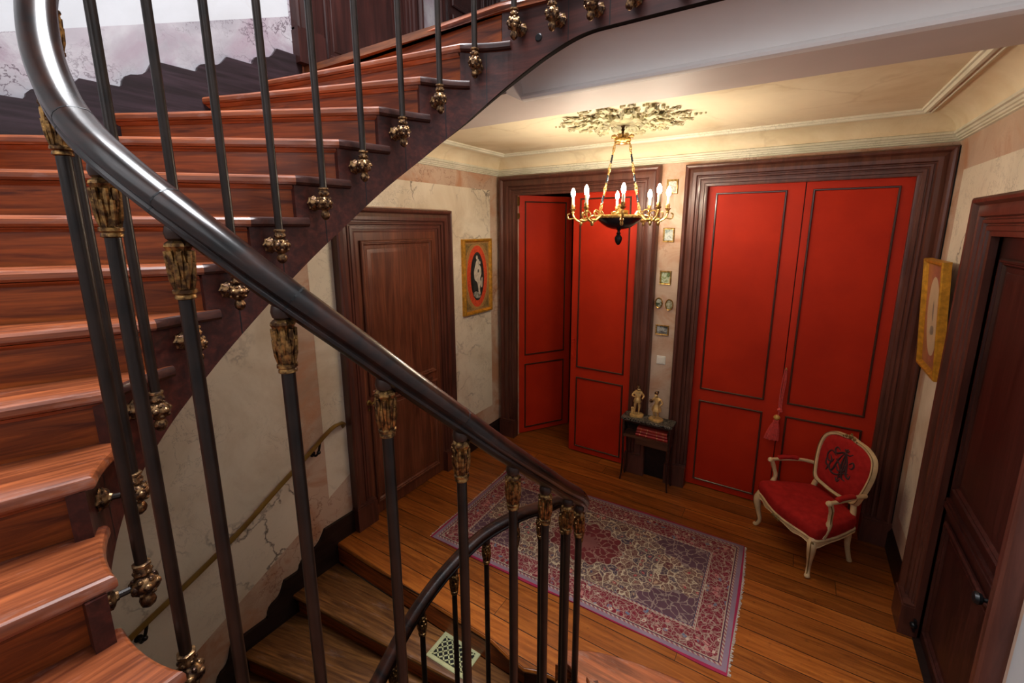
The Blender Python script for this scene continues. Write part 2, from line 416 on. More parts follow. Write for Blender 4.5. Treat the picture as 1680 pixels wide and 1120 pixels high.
M['grille'] = plain('pale greenish brass', (.42,.42,.22), .4, .35, var=.15)
M['yellowgilt'] = plain('yellow gilt edge', (.62,.30,.03), .35, .5, var=.3, scale=30)
M['fringe'] = plain('cream cotton fringe', (.46,.40,.33), .9)

# ------------------------------------------------------------------ the room shell
XL, XR, YB, YN, ZC, H1, TOP, LOW = -2.934, 0.836, 4.268, -1.0, 3.25, 3.564, 6.7, -2.3
RH = 0.1697
def poly_x(mb, x, pts, m, flip=False):
    vs = [(x, y, z) for y, z in pts]; f = list(range(len(pts)))
    mb.add(vs, [f[::-1] if flip else f], m)
def poly_y(mb, y, pts, m):
    mb.add([(x, y, z) for x, z in pts], [list(range(len(pts)))], m)

wl = MB(); wl.box((XL-.12, YN-.1, LOW), (XL, YB+1.6, TOP), 0)
e = XL+.0015
def sl(y): return .25+.51*(y-1.577)
poly_x(wl, e, [(-1, sl(-1)), (1.70, sl(1.70)), (1.70, 2.9), (1.2, 2.6), (-1, 1.3)], 1)
poly_x(wl, e, [(1.87, .41), (2.075, .52), (2.075, 2.675), (3.39, 2.675), (3.39, .41), (4.10, .41), (4.10, 2.905), (1.87, 2.905)], 1)
def su(y): return 3.314+.397*(y-.577)
poly_x(wl, e, [(-1, su(-1)-1.3), (1.9, su(1.9)-1.3), (1.9, su(1.9)), (-1, su(-1))], 2)
poly_x(wl, e, [(-1, su(-1)), (1.9, su(1.9)), (1.9, TOP), (-1, TOP)], 3)
poly_x(wl, e, [(1.9, H1), (YB, H1), (YB, TOP), (1.9, TOP)], 2)
tag(wl.build('wall_left', [M['pink'], M['cream'], M['grey'], M['upperwall']], auto=0), 'faux marble wall on the left side of the stair hall', 'wall', kind='structure')

wr = MB(); DY0, DY1, DZT = 2.40, 3.285, 2.465
wr.box((XR, YN-.1, LOW), (XR+.14, DY0, TOP)); wr.box((XR, DY1, LOW), (XR+.14, YB+1.6, TOP)); wr.box((XR, DY0, DZT), (XR+.14, DY1, TOP)); wr.box((XR, DY0, LOW), (XR+.14, DY1, 0))
e = XR-.0015
poly_x(wr, e, [(3.50, .36), (4.06, .36), (4.06, 2.86), (DY0, 2.86), (DY0, 2.66), (3.50, 2.66)], 1, True)
poly_x(wr, e, [(YN, LOW), (2.18, LOW), (2.18, 2.86), (YN, 2.86)], 3, True)
poly_x(wr, e, [(YN, 2.86), (2.18, 2.86), (2.18, TOP), (YN, TOP)], 3, True)
tag(wr.build('wall_right', [M['pink'], M['cream'], M['grey'], M['upperwall']], auto=0), 'faux marble wall on the right side of the landing', 'wall', kind='structure')

wb = MB()   # back wall with its two door openings
AX0, AX1, BX0, BX1, OZ = -2.70, -1.315, -0.737, 0.655, 2.86
for a, b, z0, z1 in ((XL, AX0, LOW, ZC+.3), (AX1, BX0, LOW, ZC+.3), (BX1, XR, LOW, ZC+.3), (AX0, AX1, OZ, ZC+.3), (BX0, BX1, OZ, ZC+.3)):
    wb.box((a, YB, z0), (b, YB+.14, z1), 0)
wb.box((XL, YB, ZC+.3), (XR, YB+.14, TOP), 1)
wb.box((XL, YB, LOW), (XR, YB+.14, -.045), 0)
tag(wb.build('wall_back', [M['pink'], M['upperwall']], auto=0), 'back wall of the landing holding the red doors', 'wall', kind='structure')
wc = MB()   # passage behind the ajar door, its unlit darkness put into the wall colour
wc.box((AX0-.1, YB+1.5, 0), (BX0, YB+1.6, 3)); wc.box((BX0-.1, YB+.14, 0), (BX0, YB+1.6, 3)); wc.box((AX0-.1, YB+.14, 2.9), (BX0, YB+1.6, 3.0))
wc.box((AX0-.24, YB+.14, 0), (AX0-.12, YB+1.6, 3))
wc.box((BX0-.05, YB+.10, 0), (BX1+.05, YB+.14, OZ+.1)); wc.box((AX0+.70, YB+.085, 0), (AX1+.05, YB+.14, OZ+.1)) if False else None  # backing board added behind the closed double door to block light through its gaps
tag(wc.build('wall_passage', M['upper_leaf'], auto=0), 'passage behind the ajar red door coloured dark for shade, with an added backing board', 'wall', kind='structure')
# near wall with the tall stair window
wn_ = MB(); WX0, WX1, WZ0, WZ1 = -1.75, .25, 2.95, 5.15
wn_.box((XL, YN-.14, LOW), (WX0, YN, TOP)); wn_.box((WX1, YN-.14, LOW), (XR, YN, TOP)); wn_.box((WX0, YN-.14, LOW), (WX1, YN, WZ0)); wn_.box((WX0, YN-.14, WZ1), (WX1, YN, TOP))
tag(wn_.build('wall_near', M['upperwall'], auto=0), 'plain stairwell wall behind the camera', 'wall', kind='structure')
wi = empty('window_1', (WX0, YN, WZ0), 0, 'tall casement window behind the stair', 'window', kind='structure')
f = MB(); f.rect(WX0, WX1, WZ0, WZ1, [(0, YN-.1), (0, YN-.03), (.06, YN-.03), (.06, YN-.1), (0, YN-.1)]); f.box((-.79, YN-.09, WZ0), (-.71, YN-.04, WZ1)); f.box((WX0, YN-.09, 4.2), (WX1, YN-.05, 4.25))
f.build('window_frame', M['white'], wi)
p = MB(); p.box((WX0+.05, YN-.12, WZ0+.05), (WX1-.05, YN-.11, WZ1-.05)); p.build('window_pane', M['sky'], wi)
tp = MB(); tp.box((XL-.1, YN-.1, TOP), (XR+.1, YB+.1, TOP+.1))
tag(tp.build('ceiling_upper', M['upperwall'], auto=0), 'plain ceiling of the stairwell', 'ceiling', kind='structure')
lf = MB(); lf.box((XL, YN, LOW-.1), (XR, YB, LOW)); tag(lf.build('floor_lower', M['upperfloor'], auto=0), 'floor far below at the foot of the stair', 'floor', kind='structure')

# ceiling of the landing room with its beam
BY0, BY1, BZ = 2.31, 2.672, 3.198
cg = MB(); cg.box((XL, BY1, ZC), (XR, YB, H1-.04))
tag(cg.build('ceiling', M['ceiling'], auto=0), 'ochre faux marble ceiling over the landing', 'ceiling', kind='structure')
bm_ = MB(); bm_.box((XL, BY0, BZ), (XR, BY1, H1-.04)); bm_.box((XL, 2.12, BZ), (-1.40, BY0, H1-.06))
tag(bm_.build('trim_1', M['plaster'], auto=0), 'mauve grey beam under the edge of the upper landing', 'beam', kind='structure')
# coved fascia between beam and upper string, with bead
cv = MB(); prof = [(2.07, 3.40), (2.07, 3.385)]
for i in range(11):
    a = i/10*PI/2; prof.append((2.075+.21*math.sin(a)**1.1, 3.375-.03*i/10-.10*(1-math.cos(a))))
prof += [(2.285, 3.235), (2.276, 3.228), (2.270, 3.216), (2.276, 3.204), (2.29, 3.199), (2.32, 3.198)]
cv.loft([[(-1.42, y, z) for y, z in prof], [(XR, y, z) for y, z in prof]], 0, None, False, False)
tag(cv.build('trim_2', M['cove'], auto=.5), 'pale plaster cove with a bead above the beam', 'cove', kind='structure')
uf = MB(); uf.prism([(XL, 1.98), (-1.40, 1.99), (-1.1, 2.03), (XR, 2.03), (XR, YB), (XL, YB)], H1-.04, H1)
tag(uf.build('floor_upper', M['upperfloor'], auto=0), 'boards of the upper landing', 'floor', kind='structure')

# cornice: profile (distance from wall, z) swept round the left, back and right walls with mitres
def corn(prof, name, mat, label, num):
    mb = MB(); rings = []
    for d, z in prof:
        rings.append([(XL+d, BY1-.02, z), (XL+d, YB-d, z), (XR-d, YB-d, z), (XR-d, BY1-.02, z)])
    mb.loft(rings, 0, None, False, False)
    tag(mb.build(name, mat, auto=.35), label, 'cornice', kind='structure')
corn([(0,3.062),(.012,3.066),(.012,3.074),(.022,3.078),(.024,3.088),(.032,3.092),(.036,3.104),(.048,3.108),(.050,3.122),(.044,3.128),(.040,3.128)], 'trim_3', M['cornice'], 'greenish marble moulding at the foot of the cornice', 3)
cvp = [(.040, 3.126)]
for i in range(1, 10):
    a = i/9*PI/2; cvp.append((.040+.155*(1-math.cos(a)), 3.126+.112*math.sin(a)))
corn(cvp, 'trim_4', M['ceiling'], 'ochre cove between wall moulding and ceiling', 4)
corn([(.192,3.240),(.196,3.228),(.206,3.224),(.216,3.232),(.222,3.232),(.230,3.222),(.244,3.222),(.252,3.236),(.262,3.238),(.264,3.251)], 'trim_5', M['cornice'], 'greenish marble moulding round the ceiling', 5)

# landing floor
W = {-9:(-1.02,.42),-8:(-1.18,.38),-7:(-1.33,.45),-6:(-1.43,.60),-5:(-1.47,.80),-4:(-1.47,1.02),-3:(-1.46,1.24),-2:(-1.40,1.46),-1:(-1.29,1.67),0:(-1.10,1.82),1:(-.87,1.86),2:(-.67,1.70),3:(-.60,1.53),4:(-.585,1.29),5:(-.60,1.05),6:(-.64,.82),7:(-.73,.60),8:(-.88,.41),9:(-1.07,.295),10:(-1.285,.26),11:(-1.495,.298),12:(-1.67,.41),13:(-1.765,.57),14:(-1.785,.74),15:(-1.78,.92),16:(-1.765,1.11),17:(-1.745,1.315),18:(-1.70,1.51),19:(-1.63,1.715),20:(-1.51,1.875),21:(-1.33,1.97),22:(-1.12,2.0),23:(-.92,2.0)}
for i in range(24, 34): W[i] = (-.92+.2*(i-23), 2.0)
W[-10] = (-.85, .52); W[-11] = (-.72, .68)
TH = {0:-1.2,-1:6.2,-2:13,-3:22,-4:31,-5:41,-6:52,-7:63,-8:74,-9:85,-10:100,21:-2.6,20:8.8,19:17.4,18:27.3,17:37,16:45,15:53,14:60,13:66,12:71,11:75,10:82,9:91,8:102,7:115,6:130,5:145,4:158,3:168,2:175}
def Wc(u):
    i = int(math.floor(u)); i = max(-10, min(i, 31)); t = u-i
    a, b, c, d = (Vector(W[j]) for j in (i-1, i, i+1, i+2))
    return .5*((2*b)+(c-a)*t+(2*a-5*b+4*c-d)*t*t+(3*b-a-3*c+d)*t**3)
def Nn(u):                       # unit normal pointing into the well
    d = (Wc(u+.02)-Wc(u-.02)).normalized(); return Vector((d.y, -d.x))
def Rc(u, o=.06): return Wc(u)+Nn(u)*o
def outdir(k):
    a = math.radians(TH[k]); return Vector((-math.cos(a), -math.sin(a)))
def wallhit(p, d):
    best = 1e9
    if d.x < -1e-6: best = min(best, (XL-p.x)/d.x)
    if d.x > 1e-6: best = min(best, (XR-p.x)/d.x)
    if d.y < -1e-6: best = min(best, (YN-p.y)/d.y)
    return p+d*best
def pang(p):                     # position along the wall rectangle: right wall, near wall, left wall
    if abs(p.x-XR) < 1e-3: return YB-p.y
    if abs(p.y-YN) < 1e-3: return (YB-YN)+(XR-p.x)
    return (YB-YN)+(XR-XL)+(p.y-YN)
corners = [((YB-YN), Vector((XR, YN))), ((YB-YN)+(XR-XL), Vector((XL, YN)))]

fl = MB()
edge = [Wc(u) for u in (0, .25, .5, .75, 1.0)]
pts = [(XL, 1.902), (-1.35, 1.868), (-1.22, 1.835)]+[(p.x, p.y) for p in edge]+[(-.84, 1.90), (XR, 1.95), (XR, YB+.10), (BX0-.1, YB+.10), (BX0-.1, YB+1.5), (AX0-.12, YB+1.5), (AX0-.12, YB+.02), (XL, YB+.02)]
fl.prism(pts, -.04, 0)
tag(fl.build('floor', M['floor'], auto=0), 'waxed pine board floor of the landing', 'floor', kind='structure')
sb = MB(); sb.prism([(XL, 1.95), (XR, 2.05), (XR, YB), (XL, YB)], -.3, -.045); tag(sb.build('floor_slab', M['plaster'], auto=0), 'plaster underside of the landing floor', 'floor', kind='structure')

# baseboards
BBP = [(0,0),(.022,0),(.022,.135),(.016,.150),(.010,.158),(0,.185)]
def bboard(name, side, a, b, label):
    mb = MB()
    if side == 'left': rings = [[(XL+d, y, z) for d, z in BBP] for y in (a, b)]
    elif side == 'right': rings = [[(XR-d, y, z) for d, z in BBP] for y in (b, a)]
    else: rings = [[(x, YB-d, z*2.3) for d, z in BBP] for x in (b, a)]  # back board made taller to darken the wall under the table
    mb.loft(rings, 0, None, True, True)
    tag(mb.build(name, M['base'], auto=.5), label, 'baseboard', kind='structure')
bboard('baseboard_left', 'left', 3.385, YB, 'dark baseboard under the framed print')
bboard('baseboard_right', 'right', 3.50, YB, 'dark baseboard under the gilt picture')
bboard('baseboard_back', 'back', -1.12, -.92, 'dark baseboard behind the little table, made extra tall')
# stepped skirting boards along the stair on the left wall
def ogee(y0, z0, y1, z1, n=7):
    out = []
    dy, dz = y1-y0, z1-z0
    for a, b in ((0,0),(.02,.12),(.12,.28),(.30,.38),(.50,.42),(.66,.48),(.80,.60),(.92,.80),(1,1)): out.append((y0+dy*a, z0+dz*b))
    return out
def skirting(name, pairs, drop, label):
    top = []
    for i, (ya, yb, z) in enumerate(pairs):      # flats, rising y
        top += [(ya, z), (yb, z)]
        if i < len(pairs)-1: top += ogee(yb+.01, z+.012, pairs[i+1][0]-.005, pairs[i+1][2])[:-1]
    ys = [p[0] for p in top]
    bot = [(y, z-drop) for y, z in top]
    mb = MB(); n = len(top)
    vs = [(XL+.024, y, z) for y, z in top]+[(XL+.024, y, z) for y, z in bot]+[(XL, y, z) for y, z in top]+[(XL, y, z) for y, z in bot]
    fs = []
    for i in range(n-1):
        fs += [(i, i+1, n+i+1, n+i), (2*n+i, 2*n+i+1, i+1, i)]
    mb.add(vs, fs)
    tag(mb.build(name, M['skirt'] if 'upper' in name else M['base'], auto=.4), label, 'skirting', kind='structure')
up = [(-.75, -.45, 2.80-.34), (-.30, 0.0, 2.80), (.18, .40, 2.97-.02), (.50, .60, 3.055), (.80, .95, 3.188), (1.105, 1.30, 3.350), (1.475, 1.615, 3.475), (1.785, 1.95, 3.612)]
skirting('baseboard_stair_upper', up[2:], .42, 'black purple stepped skirting along the upper flight')
lo = [(-1.0+.33*i, -1.0+.33*i+.16, .185-.17*(9-i)) for i in range(0, 0)]
lo = [(-.30, -.10, -1.06), (.02, .22, -.885), (.35, .53, -.715), (.62, .86, -.54), (.98, 1.08, -.205-.16)]
lo = [(-.35, -.15, -1.20), (0.0, .18, -1.03), (.29, .45, -.85), (.55, .72, -.66), (.80, .94, -.46), (1.065, 1.30, -.212), (1.45, 1.56, -.016), (1.80, 2.075, .186)]
skirting('baseboard_stair_lower', lo, .42, 'black stepped skirting along the descending flight')

# ------------------------------------------------------------------ doors
CASP = [(-.012,.02),(-.012,-.012),(.004,-.016),(.012,-.016),(.016,-.026),(.036,-.026),(.040,-.020),(.046,-.020),(.052,-.034),(.066,-.036),(.072,-.028),(.078,-.028),(.086,-.046),(.112,-.048),(.140,-.040),(.146,-.052),(.154,-.064),(.168,-.068),(.180,-.060),(.186,-.030),(.186,.0)]
def casing(parent, Wd, x0, x1, zt, mat, wd=.186, z0=0.0, plinth=True, pname='door_casing'):
    s = wd/.186
    mb = MB(); mb.arch(x0, x1, zt, [(d*s, y) for d, y in CASP], 0, Wd, z0)
    if plinth:
        for a, b in ((x0-wd-.004, x0+.012), (x1-.012, x1+wd+.004)):
            mb.box((a, -.074, z0), (b, 0, z0+.20), 0, Wd)
            mb.box((a+.004, -.066, z0+.20), (b-.004, 0, z0+.215), 0, Wd)
    return mb.build(pname, mat, parent, auto=.35)
PNP = [(-.026,-.004),(-.026,-.014),(-.018,-.022),(-.008,-.022),(-.003,-.012),(.004,-.012),(.012,-.004),(.018,.004)]
def panelled_leaf(parent, Wd, x0, x1, z0, z1, panels, mat, t=.045, lname='door_leaf', raised=True):
    mb = MB(); mb.box((x0, 0, z0), (x1, t, z1), 0, Wd)
    for a, b, c, d in panels:
        mb.rect(a-.020, b+.020, c-.020, d+.020, PNP, 0, Wd)
        mb.rect(a+.02, b-.02, c+.02, d-.02, [(0, 0), (.004, -.003), (.035, -.008), (.036, -.008)], 0, Wd)
        mb.box((a+.056, -.008, c+.056), (b-.056, 0, d-.056), 0, Wd)
    o = mb.build(lname, mat, parent, auto=.35)
    return o
# brown door in the left wall (local x = world y)
Wd = T(XL, 0, 0) @ RZ(PI/2)
d1 = empty('door_1', (0,0,0), M=T(XL, 2.73, 0) @ RZ(PI/2), label='brown grained panelled door in the left wall', cat='door', kind='structure')
casing(d1, Wd, 2.262, 3.205, 2.480, M['casing'])
lf1 = panelled_leaf(d1, Wd @ T(0, -.012, 0), 2.262, 3.205, 0.01, 2.480, [(2.36, 3.09, 1.16, 2.36), (2.36, 3.09, .16, .99)], M['leaf'], t=.012)
mb = MB(); mb.box((2.40, -.034, 1.05), (3.06, -.012, 1.075), 0, Wd); mb.build('rail_moulding', M['leaf'], lf1)
hd = MB(); hd.lathe([(.0,0),(.022,0),(.024,.006),(.012,.012),(.010,.045),(.013,.05),(.0,.052)], 12, 0, Wd @ T(2.30, -.014, 1.065) @ RX(PI/2))
hd.tube([(2.30,-.058,1.065),(2.32,-.062,1.072),(2.36,-.062,1.078),(2.40,-.060,1.066),(2.42,-.058,1.060)], [.008,.010,.010,.008,.011], 8, 0, Wd)
hd.lathe([(0,0),(.009,0),(.009,.006),(0,.006)], 10, 0, Wd @ T(2.30, -.014, 1.0) @ RX(PI/2))
tag(hd.build('door_handle', M['brass'], lf1), 'old brass lever handle')
# dark panelled door in the right wall (local x = -world y)
Wd = T(XR, 0, 0) @ RZ(-PI/2)
d2 = empty('door_2', (0,0,0), M=T(XR, 2.84, 0) @ RZ(-PI/2), label='dark brown panelled door in the right wall', cat='door', kind='structure')
casing(d2, Wd, -DY1, -DY0, DZT, M['casing'], .195)
mb = MB(); mb.arch(-DY1, -DY0, DZT, [(.0, -.012), (.0, .09), (-.02, .09), (-.02, .13)], 0, Wd); mb.build('door_jamb', M['casing'], d2, auto=.3)
mb = MB(); mb.box((-DY1, -.002, -.03), (-DY0, .14, .008), 0, Wd); mb.build('threshold', M['base'], d2, auto=0)
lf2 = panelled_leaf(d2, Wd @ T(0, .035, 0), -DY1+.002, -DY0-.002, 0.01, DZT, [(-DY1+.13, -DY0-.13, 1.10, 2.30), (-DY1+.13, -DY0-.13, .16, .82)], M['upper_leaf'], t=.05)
mb = MB(); mb.box((-DY1+.03, .012, .93), (-DY0-.03, .035, .965), 0, Wd); mb.box((-DY1+.03, .018, .965), (-DY0-.03, .035, .985), 0, Wd); mb.build('rail_moulding', M['upper_leaf'], lf2, auto=.3)
kn = MB(); kn.lathe([(0,0),(.024,0),(.024,.006),(.010,.010),(.009,.035),(.022,.042),(.028,.055),(.024,.068),(0,.074)], 14, 0, Wd @ T(-DY0-.10, .035, .90) @ RX(PI/2)); tag(kn.build('door_knob', M['blackiron'], lf2), 'round black knob')
kn = MB(); kn.ball((-DY1+.03, -.01, .10), .02, 10, 6, 0, Wd); kn.box((-DY1+.018, -.012, .06), (-DY1+.042, .0, .14), 0, Wd); tag(kn.build('hinge', M['blackiron'], lf2), 'black hinge')
# red doors
def red_leaf(parent, ML, wdt, h, panels, stile_only=False, nm='door_leaf', lab=None):
    mb = MB(); mb.box((0, 0, .012), (wdt, .035, h), 0, ML)
    for a, b, c, d in panels: mb.box((a, -.0015, c), (b, .0, d), 1, ML)
    o = mb.build(nm, [M['red'], M['redpanel']], parent, auto=0)
    if lab: tag(o, lab)
    for a, b, c, d in panels:
        q = MB(); q.rect(a, b, c, d, [(-.004,0),(-.004,-.008),(.0,-.013),(.007,-.013),(.011,-.008),(.011,0)], 0, ML)
        tag(q.build('bead_moulding', M['bead'], o, auto=.5), 'thin dark brown bead moulding')
    return o
d3 = empty('door_3', (-.04, YB, 0), 0, 'closed double door of red panels at the right of the back wall', 'door', kind='structure')
casing(d3, T(0, YB, 0), BX0, BX1, OZ, M['casing'], .178)
mb = MB(); mb.box((XR-.012, YB-.05, 0), (XR, YB, OZ+.17)); mb.build('casing_edge', M['blackiron'], d3)
pz = ((.075, .888), (1.005, 2.79))
lA = red_leaf(d3, T(BX0+.002, YB+.045, 0), .724, 2.855, [(.075, .60, *pz[0]), (.075, .60, *pz[1])])
lB = red_leaf(d3, T(BX0+.733, YB+.045, 0), .657, 2.855, [(.050, .575, *pz[0]), (.050, .575, *pz[1])])
d4 = empty('door_4', (-2.0, YB, 0), 0, 'double door of red panels at the left of the back wall, one leaf ajar', 'door', kind='structure')
casing(d4, T(0, YB, 0), AX0, AX1, OZ, M['casing'], .19)
lC = red_leaf(d4, T(AX0+.69, YB+.035, 0), .69, 2.855, [(.075, .60, *pz[0]), (.075, .60, *pz[1])])
tag(lC, 'closed right leaf')
lD = red_leaf(d4, T(AX0+.005, YB+.06, 0) @ RZ(math.radians(57)), .70, 2.855, [(.075, .61, *pz[0]), (.075, .61, *pz[1])])
tag(lD, 'left leaf standing ajar')
q = MB(); q.box((AX0+.70, YB+.018, 1.10), (AX0+.735, YB+.036, 1.32)); q.ball((AX0+.718, YB+.015, 1.14), .008); q.ball((AX0+.718, YB+.015, 1.28), .008); tag(q.build('lock_plate', M['red'], lC, auto=0), 'red painted lock plate')
q = MB(); q.box((AX0, YB+.02, OZ-.12), (AX0+.02, YB+.05, OZ-.02)); q.box((AX0, YB+.02, OZ-.26), (AX0+.02, YB+.05, OZ-.20)); q.build('hinge', M['brass'], lD)
# dark doors of the upper landing, left wall
Wd = T(XL, 0, H1) @ RZ(PI/2)
d5 = empty('door_5', (0,0,0), M=T(XL, 2.5, H1) @ RZ(PI/2), label='dark door on the upper landing beside the pale wall', cat='door', kind='structure')
casing(d5, Wd, 2.10, 2.92, 2.3, M['upper_leaf'])
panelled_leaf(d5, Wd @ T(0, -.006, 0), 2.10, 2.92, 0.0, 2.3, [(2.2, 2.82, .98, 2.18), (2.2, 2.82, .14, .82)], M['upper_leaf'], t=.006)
d6 = empty('door_6', (0,0,0), M=T(XL, 3.8, H1) @ RZ(PI/2), label='second dark door on the upper landing, nearer the far corner', cat='door', kind='structure')
casing(d6, Wd, 3.49, 4.06, 2.3, M['upper_leaf'])
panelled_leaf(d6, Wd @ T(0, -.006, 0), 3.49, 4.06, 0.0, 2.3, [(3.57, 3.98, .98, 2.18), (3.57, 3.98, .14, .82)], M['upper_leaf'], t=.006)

# ------------------------------------------------------------------ the staircase
st = empty('staircase', (-1.15, 1.1, 0), 0, 'curving wooden staircase of oak treads with a dark outer string round an open well', 'staircase')
def tread(k):
    z = RH*k; p0 = Wc(k); d = outdir(k); A = wallhit(p0, d)
    ub = k+1.22; 
    if k+1 in TH: d2 = outdir(k+1)
    else: d2 = outdir(k)
    p1 = Wc(ub); B = wallhit(p1-Nn(ub)*.0, d2)
    inner = [Wc(k+i*(ub-k)/8) for i in range(9)]
    pts = [A, *inner, B]
    if k > 0 or True:
        a, b = pang(A), pang(B)
        for s_, c_ in corners[::-1]:
            if a < s_ < b: pts.append(c_)
    ang = math.atan2(-d.y, -d.x)
    # outline with the front nosing and the well edge pushed round a half-bullnose
    n = len(pts); cen = sum((Vector(p) for p in pts), Vector((0, 0)))/n
    rings = []
    for off, zz in ((.016, -.040), (.006, -.037), (.0, -.028), (.0, -.012), (.004, -.004), (.011, 0.0)):
        ring = []
        for i, p in enumerate(pts):
            q = Vector(p)
            if 1 <= i <= 9:
                q = q - Nn(k+(i-1)*(ub-k)/8)*off
            if i <= 1:
                back = Vector((d.y, -d.x)); q = q + back*off
            ring.append((q.x, q.y, z+zz))
        rings.append(ring)
    mb = MB(); mb.loft(rings, 0, None, True, True)
    for fi in range(len(mb.f)-2):
        if 1 <= fi % n <= 8 and k >= 12: mb.m[fi] = 1
    # small cove under the nosing
    back = Vector((d.y, -d.x))
    a0 = Wc(k)+d*.02+back*.012; a1 = A+back*.012
    mb.loft([[(p.x, p.y, z-.040), (p.x+back.x*.02, p.y+back.y*.02, z-.055), (p.x+back.x*.03, p.y+back.y*.03, z-.040)] for p in (a0, a1)], 0)
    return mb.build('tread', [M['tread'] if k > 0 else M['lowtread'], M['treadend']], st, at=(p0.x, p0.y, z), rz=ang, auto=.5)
def riser(k):
    z = RH*k; d = outdir(k); back = Vector((d.y, -d.x)); p0 = Wc(k)+d*.022+back*.036; A = wallhit(Wc(k), d)+back*.036
    t = back*.02
    c = [p0, A, A+t, p0+t]
    mb = MB(); mb.prism([(p.x, p.y) for p in c], z-RH-.002, z-.038)
    return mb.build('riser', M['riser'], st, at=(p0.x, p0.y, z-RH), rz=math.atan2(-d.y, -d.x), auto=0)
for k in list(range(-10, 0))+list(range(2, 21)):
    tread(k)
for k in list(range(-9, 1))+list(range(2, 22)):
    riser(k)
# nosing of the landings
mb = MB()
pp = [(XL, 1.90), (-1.36, 1.866), (-1.22, 1.835)]+[tuple(Wc(u)) for u in (0, .25, .5, .75, 1)]
mb.tube([(x, y+.012, -.02) for x, y in pp], .02, 8); mb.build('landing_nosing', M['floor'], st)
mb = MB(); pp = [(XL, 2.04), (-1.34, 1.972)]+[tuple(Wc(21+i*.25)) for i in range(1, 5)]+[(XR, 2.0)]
mb.tube([(x, y+.014, H1-.02) for x, y in pp], .02, 8)
mb.prism([(XL, 2.04), (-1.34, 1.975), (-1.12, 2.0), (XR, 2.0), (XR, 2.05), (XL, 2.05)], H1-.04, H1+.0005)
mb.build('upper_landing_nosing', M['tread'], st)
# first step with its curved front
fr = cat([(-.905,1.862,0), (-.845,1.935,0), (-.65,2.02,0), (-.34,2.075,0), (.10,2.095,0), (XR,2.10,0)], 5)
q2 = Wc(2.2); bk = wallhit(q2, outdir(2))
innr = [Wc(1.25+i*.119) for i in range(9)]
def step1(off, z0, z1, nm, mt):
    pts = [(p.x, p.y-off) for p in fr[::-1]]+[(p.x-Nn(1.6).x*off, p.y-Nn(1.6).y*off) for p in innr]+[(bk.x, bk.y)]
    mb = MB(); mb.prism(pts, z0, z1); return mb.build(nm, mt, st, at=(-.87, 1.86, z0), auto=0, bevel=.008 if z1-z0 < .1 else 0)
step1(0, RH-.04, RH, 'tread', M['tread']); step1(.03, 0, RH-.04, 'riser', M['riser'])
# outer string: ribbon following the well
def zb(u):
    z = RH*u-.385
    if u > 20.2:
        t = min(1, (u-20.2)/3.2); z0 = RH*20.2-.385; z = z0+(3.362-z0)*(1-(1-t)**1.9)
    if -1.5 < u < 1: z = min(z, -.26+ .06*u)
    return z
def string_ribbon(u0, u1, nm):
    mb = MB(); A = []
    u = u0
    segs = []
    k = u0
    while k < u1:
        N = 8
        for i in range(N):
            segs.append((k+i/N, k+(i+1)/N, min(RH*k, H1) - .036))
        k += 1
    for a, b, zt in segs:
        if a >= 21: zt = H1-.036
        if 0 <= a < 1: zt = -.03
        pa, pb = Wc(a)-Nn(a)*.022, Wc(b)-Nn(b)*.022
        qa, qb = Wc(a)-Nn(a)*.060, Wc(b)-Nn(b)*.060
        za, zbb = zb(a), zb(b)
        vs = [(pa.x,pa.y,za),(pb.x,pb.y,zbb),(pb.x,pb.y,zt),(pa.x,pa.y,zt),(qa.x,qa.y,za),(qb.x,qb.y,zbb),(qb.x,qb.y,zt),(qa.x,qa.y,zt)]
        mb.add(vs, [(0,1,2,3),(5,4,7,6),(3,2,6,7),(0,3,7,4),(1,5,6,2)], 0); mb.add([vs[i] for i in (4,5,1,0)], [(0,1,2,3)], 2)
    # joints between the string blocks, and a lower bead
    for k in range(int(u0)+1, int(u1)):
        for uu in (k+.62,):
            if k >= 24: continue
            p, n_ = Wc(uu)-Nn(uu)*.0215, Nn(uu); t = Vector((n_.y, -n_.x))*.0022
            zt = RH*k-.05 if k < 21 else H1-.05
            mb.add([(p.x-t.x,p.y-t.y,zb(uu)+.002),(p.x+t.x,p.y+t.y,zb(uu)+.002),(p.x+t.x,p.y+t.y,zt),(p.x-t.x,p.y-t.y,zt)], [(0,1,2,3)], 1)
    return mb.build(nm, [M['string'], M['blackiron'], M['edge']], st, auto=.5)
string_ribbon(-10, 0, 'string_board'); string_ribbon(0, 21, 'string_board'); string_ribbon(21, 31, 'string_board')
mb = MB(); mb.tube([(p.x, p.y, zb(u)+.006) for u, p in ((20.6+i*.2, Wc(20.6+i*.2)-Nn(20.6+i*.2)*.03) for i in range(52))], .007, 6); mb.build('string_bead', M['edge'], st)
mb = MB(); mb.lathe([(0,0),(.018,0),(.018,.006),(.014,.009),(0,.009)], 16, 0, T(-1.148, 2.024, 3.385) @ RX(PI/2)); mb.build('bolt_cover', M['blackiron'], st)
# plastered underside
def soffit(u0, u1, n):
    mb = MB(); rings = []
    for i in range(n+1):
        u = u0+(u1-u0)*i/n; k = int(math.floor(u)); t = u-k
        a = TH.get(k, 0)*(1-t)+TH.get(k+1, TH.get(k, 0))*t; a = math.radians(a)
        p = Wc(u)-Nn(u)*.05; d = Vector((-math.cos(a), -math.sin(a))); A = wallhit(p, d); z = zb(u)+.015
        rings.append([(p.x+(A.x-p.x)*j/4, p.y+(A.y-p.y)*j/4, z) for j in range(5)])
    mb.loft(rings, 0, None, False, False); return mb.build('soffit', M['plaster'], st, auto=.8)
soffit(-9, 0, 36); soffit(2, 20.9, 76)


